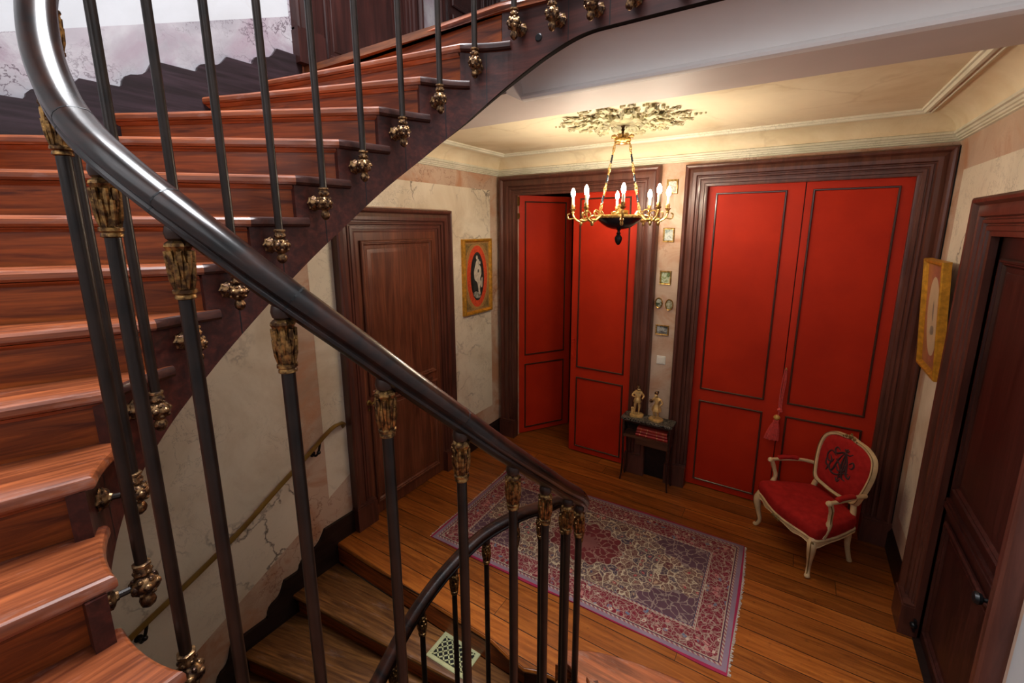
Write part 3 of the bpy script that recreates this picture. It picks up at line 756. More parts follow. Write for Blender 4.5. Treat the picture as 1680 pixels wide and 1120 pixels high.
# ------------------------------------------------------------------ balustrade
bal = empty('balustrade', (-1.15, 1.1, 0), 0, 'black handrail on slim iron balusters with gilt caps winding up round the stairwell', 'balustrade')
DK = [(-11,1.14),(-2,1.14),(-1.4,1.115),(-.4,1.065),(.43,1.02),(1.25,.968),(1.9,.94),(3,.897),(3.6,.912),(4.05,.927),(4.73,.95),(5.58,.977),(6.43,1.009),(7,1.042),(7.5,1.062),(8,1.083),(8.5,1.096),(8.93,1.083),(9.5,1.052),(10,1.04),(10.4,1.05),(11.4,1.14),(12.4,1.22),(14,1.22),(17,1.1),(21,1.02),(23,.98),(40,.98)]
def D(u):
    for (a, x), (b, y) in zip(DK, DK[1:]):
        if a <= u <= b: return x+(y-x)*(u-a)/(b-a)
    return 1.0
def zn(u):
    if u > 20.6: return RH*20.6+(H1-RH*20.6)*min(1, (u-20.6)/.8)
    return RH*u
def zr0(u): return zn(u)+D(u)
def zr(u): return sum(zr0(u+.25*i) for i in range(-3, 4))/7
RP = [(0,.030),(.014,.0285),(.025,.022),(.0325,.012),(.034,.002),(.032,-.006),(.026,-.010),(.0235,-.014),(.0275,-.019),(.027,-.025),(.019,-.030),(.013,-.034),(0,-.035)]
RP = RP+[(-x, y) for x, y in RP[-2:0:-1]]
def rail_rings(u0, u1, n):
    rings = []
    for i in range(n+1):
        u = u0+(u1-u0)*i/n
        p = Rc(u); z = zr(u); h = .02
        t = Vector((*(Rc(u+h)-Rc(u-h)), zr(u+h)-zr(u-h))).normalized()
        l = Vector((-t.y, t.x, 0)).normalized(); uu = t.cross(l)*-1
        if uu.z < 0: uu = -uu
        c = Vector((p.x, p.y, z))
        rings.append([c+l*a+uu*b for a, b in RP])
    return rings
mb = MB(); mb.loft(rail_rings(-9, 31, 480), 0); hr = mb.build('handrail', M['rail'], bal, auto=.7)
for uj in (8.66, 7.62, 6.02, 9.75):
    r2 = rail_rings(uj-.006, uj+.006, 1); c0 = sum((v for v in r2[0]), Vector())/len(r2[0])
    mb = MB(); mb.loft([[c0+(v-c0)*1.012 for v in r] for r in r2], 0)
    mb.build('rail_joint', M['blackiron'], hr, auto=0)

# one baluster: cap and foot ornaments shared by all
cap = MB()
cap.lathe([(0,.150),(.012,.149),(.019,.140),(.0215,.128),(.019,.117),(.013,.112),(.0,.112)], 14, 1)
cap.lathe([(0,.113),(.015,.113),(.0215,.108),(.0230,.102),(.019,.095),(.0165,.088),(.0185,.082)], 16, 0, None, .10, 8)
cap.lathe([(.0175,.083),(.0195,.074),(.0200,.055),(.0180,.036),(.0165,.024),(.0155,.018)], 24, 0, None, .13, 8, False)
for j in range(8):                                     # acanthus leaves
    a = 2*PI*j/8
    for s0, zz in ((1, .030), (-1, .052)):
        b = a + (PI/8 if s0 < 0 else 0)
        c_, s_ = math.cos(b), math.sin(b)
        cap.tube([(c_*.0165, s_*.0165, zz-.012), (c_*.0190, s_*.0190, zz+.008), (c_*.0200, s_*.0200, zz+.028), (c_*.0215, s_*.0215, zz+.042), (c_*.0232, s_*.0232, zz+.040)], [.002,.0050,.0055,.0045,.0015], 6, 0)
cap.lathe([(.0165,.020),(.0205,.017),(.0205,.011),(.0165,.008),(.0185,.004),(.0185,0),(.014,-.002)], 16, 0)
cap_me = cap.mesh('gilt_capital', [M['gilt'], M['knob']])
ft = MB()
ft.lathe([(.0145,.062),(.0195,.060),(.0200,.054),(.0150,.050),(.0190,.042),(.0195,.032),(.0140,.025),(.020,.020),(.0285,.010),(.0310,-.004),(.0270,-.018),(.0170,-.028),(.0115,-.033),(.0160,-.040),(.0185,-.050),(.0150,-.062),(.0070,-.070),(0,-.072)], 20, 0, None, .06, 6)
random.seed(4)
for j in range(6):
    a = 2*PI*j/6
    ft.ball((.026*math.cos(a), .026*math.sin(a), 0), .0105, 8, 6, 0); ft.ball((.031*math.cos(a), .031*math.sin(a), 0), .0055, 6, 4, 0)
    ft.ball((.017*math.cos(a+.5), .017*math.sin(a+.5), .037), .006, 6, 4, 0)
    ft.ball((.024*math.cos(a+.5), .024*math.sin(a+.5), -.017), .0075, 6, 4, 0); ft.ball((.022*math.cos(a+.5), .022*math.sin(a+.5), .016), .0075, 6, 4, 0)
ft_me = ft.mesh('gilt_boss', [M['bronze']])
ros = MB()                                             # rosette on the string, stem along +x to the boss
RL = .082
ros.tube([(.0,0,0),(RL-.02,0,0)], .0085, 8, 1)
ros.lathe([(0,-.002),(.030,-.002),(.031,.004),(.024,.010),(.026,.014),(.020,.020),(.012,.024),(.010,.030),(.0,.030)], 24, 0, RY(PI/2), .10, 8)
for j in range(8):
    a = 2*PI*j/8; ros.ball((.010, .021*math.cos(a), .021*math.sin(a)), .0075, 6, 5, 0)
ros_me = ros.mesh('rosette', [M['bronze'], M['shaft']])
def baluster(u, zf=None, fine=True):
    p = Rc(u); zt = zr(u)-.030; k = math.floor(u)
    z0 = (RH*(u-.4)-.11) if u < 20.9 else H1-.13
    if zf is not None: z0 = zf
    h = zt-z0; R = .0138
    b = MB(); b.lathe([(R*.95, .05), (R, .10), (R, h-.15), (R*.96, h-.145)], 12)
    Wb = Matrix.Translation((p.x, p.y, z0))
    me = b.mesh('baluster', [M['shaft']]); o = bpy.data.objects.new('baluster', me); COL.objects.link(o); put(o, Wb, bal)
    c = bpy.data.objects.new('gilt_capital', cap_me); COL.objects.link(c); put(c, Wb @ T(0, 0, h-.146) @ RZ(u*2.1), o)
    c = bpy.data.objects.new('gilt_boss', ft_me); COL.objects.link(c); put(c, Wb @ RZ(u*1.3), o)
    n_ = Nn(u); c = bpy.data.objects.new('rosette', ros_me); COL.objects.link(c)
    put(c, Matrix.Translation((p.x-n_.x*RL, p.y-n_.y*RL, z0)) @ RZ(math.atan2(n_.y, n_.x)), o)
    return o
for u in [-6.0,-5.15,-4.3,-3.45,-2.6,-1.75,-.9,-.2,.43,1.22,2.05,2.9,3.6,4.35,5.12,6.02,6.88,7.73,8.6,9.42,10.4,11.4,12.45]+[13.5,14.45]+[k+.4 for k in range(15, 21)]+[21.45,22.42,23.35]+[24.2+.95*i for i in range(7)]:
    baluster(u)

# ------------------------------------------------------------------ chandelier
CHX, CHY = -1.163, 3.285
ch = empty('chandelier', (CHX, CHY, ZC), 0, 'gilt and black chandelier with eight lit candle bulbs hanging on chains from the ceiling', 'chandelier')
C0 = T(CHX, CHY, 0)
mb = MB(); mb.lathe([(0,3.25),(.030,3.25),(.034,3.235),(.026,3.222),(.014,3.214),(.010,3.20),(.014,3.192),(.010,3.184),(.009,3.16),(.015,3.152),(0,3.150)], 16, 0, C0, .08, 6)
tag(mb.build('ceiling_stem', M['bronze'], ch), 'short bronze ceiling stem')
mb = MB(); mb.lathe([(.008,3.16),(.020,3.150),(.040,3.140),(.058,3.128),(.062,3.116),(.054,3.108),(.050,3.098),(.040,3.092),(.0,3.090)], 24, 0, C0, .05, 8)
for j in range(8):
    a = 2*PI*j/8; c_, s_ = math.cos(a), math.sin(a)
    mb.tube([(c_*.03, s_*.03, 3.120), (c_*.050, s_*.050, 3.140), (c_*.068, s_*.068, 3.150), (c_*.080, s_*.080, 3.146), (c_*.082, s_*.082, 3.136)], [.006,.017,.018,.013,.003], 8, 0, C0, flat=.45)
tag(mb.build('crown', M['gold'], ch), 'gilt leaf crown')
RIM, BZ0 = .172, 2.575
for a0 in (19.5, 199.5):
  for w_ in (-.42, .42):
    a = math.radians(a0)+w_
    A = Vector((CHX+.055*math.cos(a), CHY+.055*math.sin(a), 3.105)); B = Vector((CHX+RIM*.93*math.cos(a), CHY+RIM*.93*math.sin(a), BZ0+.02))
    g = MB(); d = B-A; kinds = 'rLrRrLrbrLrRrLr'; wts = {'r': .35, 'L': 1.0, 'R': 1.1, 'b': 1.1}; tot = sum(wts[k_] for k_ in kinds); s0 = 0
    for i, k_ in enumerate(kinds):
        L = d.length*wts[k_]/tot; p = A+d*((s0+wts[k_]/2)/tot); s0 += wts[k_]; Mx = align(p, d, (i % 2)*PI/2)
        if k_ in 'Rb':
            g.lathe([(.003,-L*.5),(.0075,-L*.42),(.0048,-L*.25),(.0062,0),(.0048,L*.25),(.0075,L*.42),(.003,L*.5)], 8, 1, Mx)
        elif k_ == 'L':
            g.tube([(.0075*math.cos(t), 0, L*.54*math.sin(t)) for t in [2*PI*j/14 for j in range(14)]], .0024, 5, 0, Mx, loop=True); g.ball((0,0,0), .0065, 6, 4, 0, Mx)
        else:
            g.tube([(.0085*math.cos(t), 0, .0085*math.sin(t)) for t in [2*PI*j/12 for j in range(12)]], .0024, 5, 0, Mx, loop=True)
    g.build('chain', [M['gold'], M['navy']], ch)
mb = MB(); mb.lathe([(RIM-.03,BZ0+.006),(RIM,BZ0+.004),(RIM-.012,BZ0-.018),(RIM-.045,BZ0-.046),(RIM-.080,BZ0-.070),(.062,BZ0-.082),(.030,BZ0-.088),(0,BZ0-.089)], 40, 0, C0)
tag(mb.build('bowl', M['navy'], ch), 'shallow black bowl')
mb = MB(); mb.lathe([(RIM-.034,BZ0+.004),(RIM-.034,BZ0+.014),(RIM+.002,BZ0+.018),(RIM+.008,BZ0+.010),(RIM+.006,BZ0-.002),(RIM,BZ0-.006),(RIM-.01,BZ0)], 40, 0, C0)
mb.build('bowl_rim', M['gold'], ch)
mb = MB(); mb.lathe([(0,BZ0+.10),(.008,BZ0+.095),(.018,BZ0+.08),(.012,BZ0+.06),(.022,BZ0+.045),(.030,BZ0+.030),(.024,BZ0+.018),(.036,BZ0+.010),(.05,BZ0+.004)], 16, 0, C0, .08, 8); mb.build('centre_spire', M['gold'], ch)
mb = MB(); mb.lathe([(.012,BZ0-.084),(.018,BZ0-.090),(.009,BZ0-.098),(.010,BZ0-.112),(.018,BZ0-.116),(.012,BZ0-.124),(.016,BZ0-.132),(.026,BZ0-.146),(.028,BZ0-.160),(.022,BZ0-.182),(.010,BZ0-.200),(0,BZ0-.205)], 16, 0, C0, .07, 8)
tag(mb.build('pine_cone_finial', M['blackiron'], ch), 'dark pine cone finial')
AR = .345
for j in range(8):
    a = math.radians(23+45*j); Wa = C0 @ RZ(a)
    g = MB()
    g.tube(cat([(RIM-.02,0,BZ0+.012),(RIM+.03,0,BZ0+.010),(RIM+.075,0,BZ0-.022),(RIM+.12,0,BZ0-.030),(AR-.01,0,BZ0+.0),(AR+.004,0,BZ0+.045)], 5), [.007]*6+[.009]*8+[.007]*12, 8, 0, Wa)
    g.tube(cat([(RIM+.05,0,BZ0-.01),(RIM+.04,0,BZ0+.03),(RIM+.075,0,BZ0+.050),(RIM+.095,0,BZ0+.028),(RIM+.078,0,BZ0+.018)], 4), [.005]*17, 6, 0, Wa)
    g.tube(cat([(AR-.01,0,BZ0-.005),(AR+.03,0,BZ0-.01),(AR+.04,0,BZ0+.02),(AR+.022,0,BZ0+.03)], 4), [.005]*13, 6, 0, Wa)
    g.ball((RIM+.11,0,BZ0-.045), .012, 8, 6, 0, Wa, (1,1,1.5)); g.ball((RIM+.10,0,BZ0-.02), .016, 8, 6, 0, Wa, (1.6,1,.8))
    g.lathe([(.004,BZ0+.028),(.012,BZ0+.036),(.008,BZ0+.046),(.020,BZ0+.060),(.022,BZ0+.064),(.012,BZ0+.066),(.015,BZ0+.085),(.013,BZ0+.095),(0,BZ0+.095)], 12, 0, Wa @ T(AR,0,0), .05, 6)
    arm = g.build('candle_arm', M['gold'], ch)
    s_ = MB(); s_.lathe([(.0105,BZ0+.090),(.0105,BZ0+.150),(.008,BZ0+.153)], 12, 0, Wa @ T(AR,0,0)); s_.build('candle_sleeve', M['candle'], arm)
    b_ = MB(); b_.lathe([(.007,BZ0+.150),(.013,BZ0+.160),(.0165,BZ0+.175),(.015,BZ0+.190),(.009,BZ0+.206),(.003,BZ0+.217)], 10, 0, Wa @ T(AR,0,0)); tag(b_.build('candle_bulb', M['bulb'], arm), 'glowing candle bulb')
for j in range(4):                                         # painted leaf plates standing in the bowl
    a = 2*PI*(j+.4)/4; g = MB()
    g.tube([(RIM*.55,0,BZ0+.0),(RIM*.72,0,BZ0+.022),(RIM*.8,0,BZ0+.045),(RIM*.86,0,BZ0+.05)], [.008,.028,.026,.004], 8, 0, C0 @ RZ(a), flat=.2)
    g.build('bowl_leaf', M['gold'], ch)
# plaster rose on the ceiling
random.seed(11)
rs = MB(); rs.lathe([(0,-.030),(.05,-.034),(.075,-.022),(.10,-.026),(.12,-.010),(.13,0)], 32, 0, T(CHX+.03, CHY-.02, ZC), .06, 8)
def curl(Mx, L, wd, h):
    rs.tube([(0,0,-h*.3),(L*.3,0,-h*.9),(L*.65,0,-h*.6),(L*.92,0,-h*1.3),(L,0,-h*.5)], [wd*.35,wd,wd*.75,wd*.5,wd*.12], 7, 0, Mx, flat=.5)
    for sgn in (1,-1):
        rs.tube([(L*.3,sgn*wd*.6,-h*.4),(L*.5,sgn*wd*1.5,-h),(L*.62,sgn*wd*1.7,-h*.4)], [wd*.3,wd*.5,wd*.12], 6, 0, Mx, flat=.6)
        rs.tube([(L*.6,sgn*wd*.4,-h*.4),(L*.78,sgn*wd*1.1,-h),(L*.9,sgn*wd*1.2,-h*.4)], [wd*.25,wd*.42,wd*.1], 6, 0, Mx, flat=.6)
RC = T(CHX+.03, CHY-.03, ZC)
for n_, r0, L, wd, h, ph in ((8, .09, .13, .026, .030, 0), (8, .15, .17, .030, .026, PI/8), (16, .24, .11, .018, .018, .1), (8, .30, .16, .022, .020, 0), (8, .36, .10, .014, .012, PI/8)):
    for j in range(n_):
        a = 2*PI*j/n_+ph; curl(RC @ RZ(a) @ T(r0,0,0) @ RZ(random.uniform(-.25,.25)), L*random.uniform(.9,1.1), wd, h)
for j in range(90):
    a = random.uniform(0, 2*PI); r = random.uniform(.12, .43); rs.ball((r*math.cos(a), r*math.sin(a), -.006), random.uniform(.008,.018), 6, 4, 0, RC)
for j in range(4):
    a = 2*PI*j/4+.15
    for q in range(3): rs.ball(((.46+.03*q)*math.cos(a), (.46+.03*q)*math.sin(a), -.004), .014-.003*q, 6, 4, 0, RC)
tag(rs.build('ceiling_rose', M['rose']), 'carved greenish plaster ceiling rose around the chandelier stem', 'ceiling rose')

# ------------------------------------------------------------------ armchair (local: front = -y)
AW = T(.272, 3.86, 0) @ RZ(math.radians(-51.2))
ac = empty('armchair', (0,0,0), M=AW, label='cabriole armchair in red velvet with ivory frame and a dark monogram on its back', cat='armchair')
def seat_outline(s=1.0, n=6):
    P = [(-.30,-.215),(-.22,-.232),(-.10,-.262),(0,-.272),(.10,-.262),(.22,-.232),(.30,-.215),(.315,-.16),(.29,-.02),(.245,.12),(.205,.20),(.10,.215),(-.10,.215),(-.205,.20),(-.245,.12),(-.29,-.02),(-.315,-.16)]
    return [(p.x*s, p.y*s) for p in cat([(x,y,0) for x,y in P], n, True)]
mb = MB(); rings = []
for s, z in ((.985,.318),(1.0,.335),(1.012,.365),(1.0,.395),(.97,.410),(.85,.424),(.6,.436),(.3,.441),(.02,.442)):
    rings.append([(x, y, z) for x, y in seat_outline(s)])
mb.loft(rings, 0, AW); mb.build('seat', M['velvet'], ac, auto=1.2)
so = seat_outline(1.0); n = len(so); mb = MB()
def railbot(x, y):
    z = .288
    if y < -.2: z = .268+.030*abs(math.cos(x/.30*PI))**1.0 - .008*math.exp(-(x/.05)**2)
    return z - .030*math.exp(-((abs(x)-.29)**2+(y+.20)**2)/.004)
ring = [[(x*.97, y*.97, .320) for x, y in so], [(x*1.0, y*1.0, .322) for x, y in so], [(x*1.022, y*1.022, .315) for x, y in so], [(x*1.022, y*1.022, .300) for x, y in so], [(x*1.012, y*1.012, railbot(x,y)+.004) for x, y in so], [(x*1.022, y*1.022, railbot(x,y)) for x, y in so], [(x*.97, y*.97, railbot(x,y)) for x, y in so]]
mb.loft(ring, 0, AW, True, False); sf = mb.build('seat_frame', M['ivory'], ac, auto=.6)
mb = MB(); mb.loft([[(x*(1.020+.004*math.cos(t)), y*(1.020+.004*math.cos(t)), .307+.005*math.sin(t)) for x, y in so] for t in (0, 2.1, 4.2)], 0, AW, True, False, True)
for dx in (-.028, 0, .028): mb.ball((dx, -.280, .292), .014, 8, 6, 0, AW, (1.2,.6,1))
for dx in (-.30, .30): mb.ball((dx*1.01, -.222, .285), .017, 8, 6, 0, AW, (1,.8,1.5))
tag(mb.build('gilt_carving', M['giltline'], sf), 'olive gilt line and carved flowers')
def leg(x, y, front):
    sx = 1 if x > 0 else -1; g = MB()
    if front: P = [(x,y,.315),(x+sx*.016,y-.014,.27),(x+sx*.018,y-.016,.22),(x+sx*.006,y-.006,.14),(x-sx*.006,y+.004,.07),(x+sx*.002,y-.004,.03),(x+sx*.014,y-.016,.012)]; R = [.026,.032,.028,.019,.015,.016,.017]
    else: P = [(x,y-.01,.32),(x,y,.24),(x,y+.008,.15),(x,y+.03,.06),(x,y+.045,.012)]; R = [.024,.024,.019,.017,.018]
    pp = cat(P, 4); rr = [R[min(len(R)-1, i//4)]*(1-(i % 4)/4)+R[min(len(R)-1, i//4+1)]*((i % 4)/4) for i in range(len(pp))]
    g.tube(pp, rr, 10, 0, AW); g.ball((P[-1][0], P[-1][1], .016), .020, 10, 6, 0, AW, (1,1,.8)); 
    o = g.build('leg', M['ivory'], ac, auto=.8)
    if front:
        c = MB(); c.tube([(p.x+sx*.55*r, p.y-.80*r, p.z) for p, r in zip(pp[2:-4], rr[2:-4])], .0045, 6, 0, AW); c.build('gilt_edge', M['giltline'], o)
for x, y, fr_ in ((-.28,-.20,1),(.28,-.20,1),(-.185,.175,0),(.185,.175,0)): leg(x, y, fr_)
def bk(x, z, off=0): return (x, .1+.2*z+off*.98, z-off*.2)     # point on the raked back plane
BO = [(-.185,.485),(-.215,.56),(-.235,.66),(-.240,.76),(-.215,.85),(-.14,.90),(-.05,.915),(0,.925),(.05,.915),(.14,.90),(.215,.85),(.240,.76),(.235,.66),(.215,.56),(.185,.485),(.09,.468),(0,.462),(-.09,.468)]
bo = [(p.x, p.y) for p in cat([(x,z,0) for x,z in BO], 5, True)]
def bscale(s, off): return [AW @ Vector(bk(x*s, .70+(z-.70)*s, off)) for x, z in bo]
mb = MB(); mb.loft([bscale(s, o) for s, o in ((.90,-.006),(.93,-.022),(.985,-.026),(1.03,-.012),(1.04,.006),(1.0,.020),(.92,.020),(.90,.006))], 0, None, True, False, True)
bf = mb.build('back_frame', M['ivory'], ac, auto=.7)
g = MB()
for sgn in (-1, 1): g.tube([bk(sgn*.165,.50,.002), bk(sgn*.185,.44,.0), (sgn*.19,.180,.38), (sgn*.187,.172,.31)], [.020,.020,.023,.024], 8, 0, AW)
g.build('back_post', M['ivory'], bf, auto=.8)
g = MB()
g.loft([bscale(s, o) for s, o in ((1.004,-.030),(1.012,-.026),(1.0,-.024))], 0, None, True, False, True)
for dx, dz, r in ((-.035,.918,.014),(0,.925,.019),(.035,.918,.014),(0,.945,.010),(-.06,.908,.009),(.06,.908,.009)):
    g.ball(bk(dx, dz, -.022), r, 8, 6, 0, AW, (1,.6,1))
g.build('gilt_carving', M['giltline'], bf)
mb = MB(); mb.loft([bscale(s, o) for s, o in ((.92,0),(.92,-.010),(.88,-.022),(.75,-.030),(.45,-.035),(.02,-.036))], 0, None); mb.loft([bscale(s, o) for s, o in ((.92,0),(.88,.02),(.5,.028),(.02,.03))][::-1], 0, None)
br = mb.build('backrest', M['velvet'], ac, auto=1.2)
mg = MB()
def stroke(P, r=.0062, n=5):
    def dome(x, z):
        q = max(abs(x)/.22, abs(z-.70)/.22); return -.037+.012*q*q
    pp = cat([(x, z, 0) for x, z in P], n); L = len(pp)
    mg.tube([bk(p.x, p.y, dome(p.x, p.y)) for p in pp], [r*(.55+.9*math.sin(PI*min(1, (i+.6)/L))) for i in range(L)], 6, 0, AW, flat=.9)
def mc(P, **k): stroke([(x, .695+z) for x, z in P], **k)
mc([(.02,.115),(-.01,.06),(-.03,0),(-.045,-.06),(-.07,-.075),(-.085,-.05)]); mc([(.02,.115),(.015,.03),(.02,-.05),(.018,-.115)]); mc([(.02,.115),(.05,.05),(.065,-.01),(.075,-.05),(.1,-.06),(.105,-.03)])
mc([(.02,.115),(.035,.04),(.038,-.04),(.05,-.085),(.08,-.09)]); mc([(-.03,.10),(-.06,.115),(-.075,.09),(-.05,.07),(0,.10),(.05,.10),(.075,.12)])
mc([(.07,.04),(.095,.065),(.11,.045),(.10,.02),(.08,.015)]); mc([(-.05,.05),(-.10,.07),(-.125,.03),(-.11,-.01),(-.07,-.01),(-.06,.02)]); mc([(-.10,.035),(-.075,0),(-.08,-.05),(-.045,-.085),(0,-.08),(.05,-.045),(.09,-.03)])
mc([(-.125,0),(-.115,-.045),(-.09,-.06),(-.10,-.095)]); mc([(-.03,-.01),(.0,-.045),(.045,-.03),(.05,.01),(.02,.025)]); mc([(-.04,.03),(.0,.0),(.04,-.06),(.018,-.10)])
mc([(0,-.10),(.018,-.125),(.036,-.10)]); mc([(.0,.13),(.02,.118),(.04,.132)]); mc([(.02,.115),(.022,.14)])
tag(mg.build('monogram', M['monogram'], br), 'interlaced dark brown monogram')
for sgn in (-1, 1):
    g = MB()
    P = cat([bk(sgn*.232,.585,.0), (sgn*.262,.13,.602), (sgn*.285,.03,.604), (sgn*.300,-.07,.602), (sgn*.305,-.125,.600), (sgn*.302,-.145,.585)], 4)
    g.tube(P, [.016]*4+[.014]*14+[.018]*(len(P)-18), 8, 0, AW)
    g.ball((sgn*.305,-.135,.598), .022, 8, 6, 0, AW)
    P = cat([(sgn*.303,-.125,.595),(sgn*.300,-.105,.54),(sgn*.285,-.09,.47),(sgn*.292,-.10,.41),(sgn*.300,-.13,.36),(sgn*.302,-.145,.325)], 4)
    g.tube(P, [.018]*5+[.016]*6+[.020]*(len(P)-11), 8, 0, AW)
    ar = g.build('arm', M['ivory'], ac, auto=.8)
    p_ = MB(); p_.tube(cat([(sgn*.268,.085,.612),(sgn*.276,.065,.620),(sgn*.288,.0,.624),(sgn*.297,-.055,.620),(sgn*.299,-.075,.612)], 4), [.012,.017]+[.021]*13+[.016,.010], 10, 0, AW, flat=.8)
    p_.build('arm_pad', M['velvet'], ar, auto=1.2)
    c = MB(); c.tube([(p.x+sgn*.014, p.y-.006, p.z) for p in P[1:-1]], .0045, 5, 0, AW); c.build('gilt_edge', M['giltline'], ar)

# ------------------------------------------------------------------ side table with books and figurines
tx0, tx1, ty0, ty1, tz = -1.305, -.835, 4.015, 4.175, .68
tb = empty('side_table', ((tx0+tx1)/2, (ty0+ty1)/2, 0), 0, 'small dark side table with a black marble top between the two red doors', 'side table')
def rrect(x0, x1, y0, y1, r=.02, n=4):
    out = []
    for cx, cy, a0 in ((x1-r, y1-r, 0), (x0+r, y1-r, 1), (x0+r, y0+r, 2), (x1-r, y0+r, 3)):
        for i in range(n+1):
            a = (a0+i/n)*PI/2; out.append((cx+r*math.cos(a), cy+r*math.sin(a)))
    return out
mb = MB(); mb.prism(rrect(tx0-.012, tx1+.012, ty0-.012, ty1+.012), tz-.022, tz); mb.build('tabletop', M['portoro'], tb, bevel=.004)
mb = MB(); mb.box((tx0+.01, ty0+.01, tz-.045), (tx1-.01, ty1-.01, tz-.022)); mb.box((tx0+.005, ty1-.012, .44), (tx1-.005, ty1-.004, tz-.02)); mb.box((tx0+.004, ty0+.02, .45), (tx0+.014, ty1-.01, tz-.03)); mb.box((tx1-.014, ty0+.02, .45), (tx1-.004, ty1-.01, tz-.03)); mb.build('carcass', M['table'], tb, auto=0)
mb = MB(); mb.box((tx0+.008, ty0+.006, .490), (tx1-.008, ty1-.006, .505)); mb.box((tx0+.008, ty0+.004, .478), (tx1-.008, ty0+.014, .507)); mb.build('shelf', M['shelfwood'], tb, auto=0)
mb = MB(); mb.box((tx0+.14, ty0+.008, .425), (tx1-.02, ty0+.022, .476)); mb.build('apron', M['shelfwood'], tb, auto=0)
for x, y, sx, sy in ((tx0+.014, ty0+.014, -1, -1), (tx1-.014, ty0+.014, 1, -1), (tx0+.014, ty1-.014, -1, 1), (tx1-.014, ty1-.014, 1, 1)):
    g = MB(); g.tube(cat([(x, y, tz-.022), (x, y, .45), (x-sx*.004, y, .25), (x, y, .10), (x+sx*.012, y+(sy*.010 if sy < 0 else 0), .005)], 4), [.013]*5+[.012]*4+[.010]*4+[.008]*4, 8, 0); g.build('leg', M['table'], tb, auto=.8)
random.seed(3); bz = .505
for i, (lab, th_, col) in enumerate((('lowest of the three red books lying in the side table', .028, (.34,.016,.012)), ('middle one of the three red books lying in the side table', .030, (.26,.012,.010)), ('topmost of the three red books lying in the side table', .032, (.36,.028,.012)))):
    mt = plain('red book cloth', col, .55, var=.15, scale=40)
    x0 = -1.17+.006*i; x1 = -.865-.004*i; bkk = empty('book', ((x0+x1)/2, 4.09, bz), 0, lab, 'book', 'red books stacked in the side table')
    g = MB(); g.box((x0, ty0+.022, bz+.0005), (x1, 4.15, bz+.0035)); g.box((x0, ty0+.022, bz+th_-.0035), (x1, 4.15, bz+th_-.0005)); g.loft([[(xx, ty0+.024-.008*math.sin(PI*t/8), bz+.0015+(th_-.003)*t/8) for t in range(9)]+[(xx, ty0+.030, bz+th_-.0015), (xx, ty0+.030, bz+.0015)] for xx in (x0, x1)])
    for xx in (x0+.04, x0+.10, x1-.10, x1-.04): g.loft([[(q_, ty0+.0232-.0085*math.sin(PI*t/8), bz+.0015+(th_-.003)*t/8) for t in range(9)] for q_ in (xx, xx+.004)], 1, None, False, False)
    g.build('cover', [mt, M['gold']], bkk, auto=.8)
    for xx in (x0+.05, x0+.10, x1-.10, x1-.05): pass
    g = MB(); g.box((x0+.004, ty0+.026, bz+.0035), (x1-.004, 4.146, bz+th_-.0035)); g.build('pages', M['candle'], bkk, auto=0)
    bz += th_
def skin_figure(name, V, E_, R, mat, parent, Wf, sub=2):
    me = bpy.data.meshes.new(name); me.from_pydata([tuple(v) for v in V], E_, []); me.materials.append(mat)
    o = bpy.data.objects.new(name, me); COL.objects.link(o); put(o, Wf, parent)
    o.modifiers.new('skin', 'SKIN').use_smooth_shade = True
    if not me.skin_vertices: 
        bpy.context.view_layer.objects.active = o
    sv = me.skin_vertices[0].data if me.skin_vertices else None
    if sv:
        for i, r in enumerate(R): sv[i].radius = (r, r)
        sv[0].use_root = True
    s = o.modifiers.new('sub', 'SUBSURF'); s.levels = sub; s.render_levels = sub
    return o
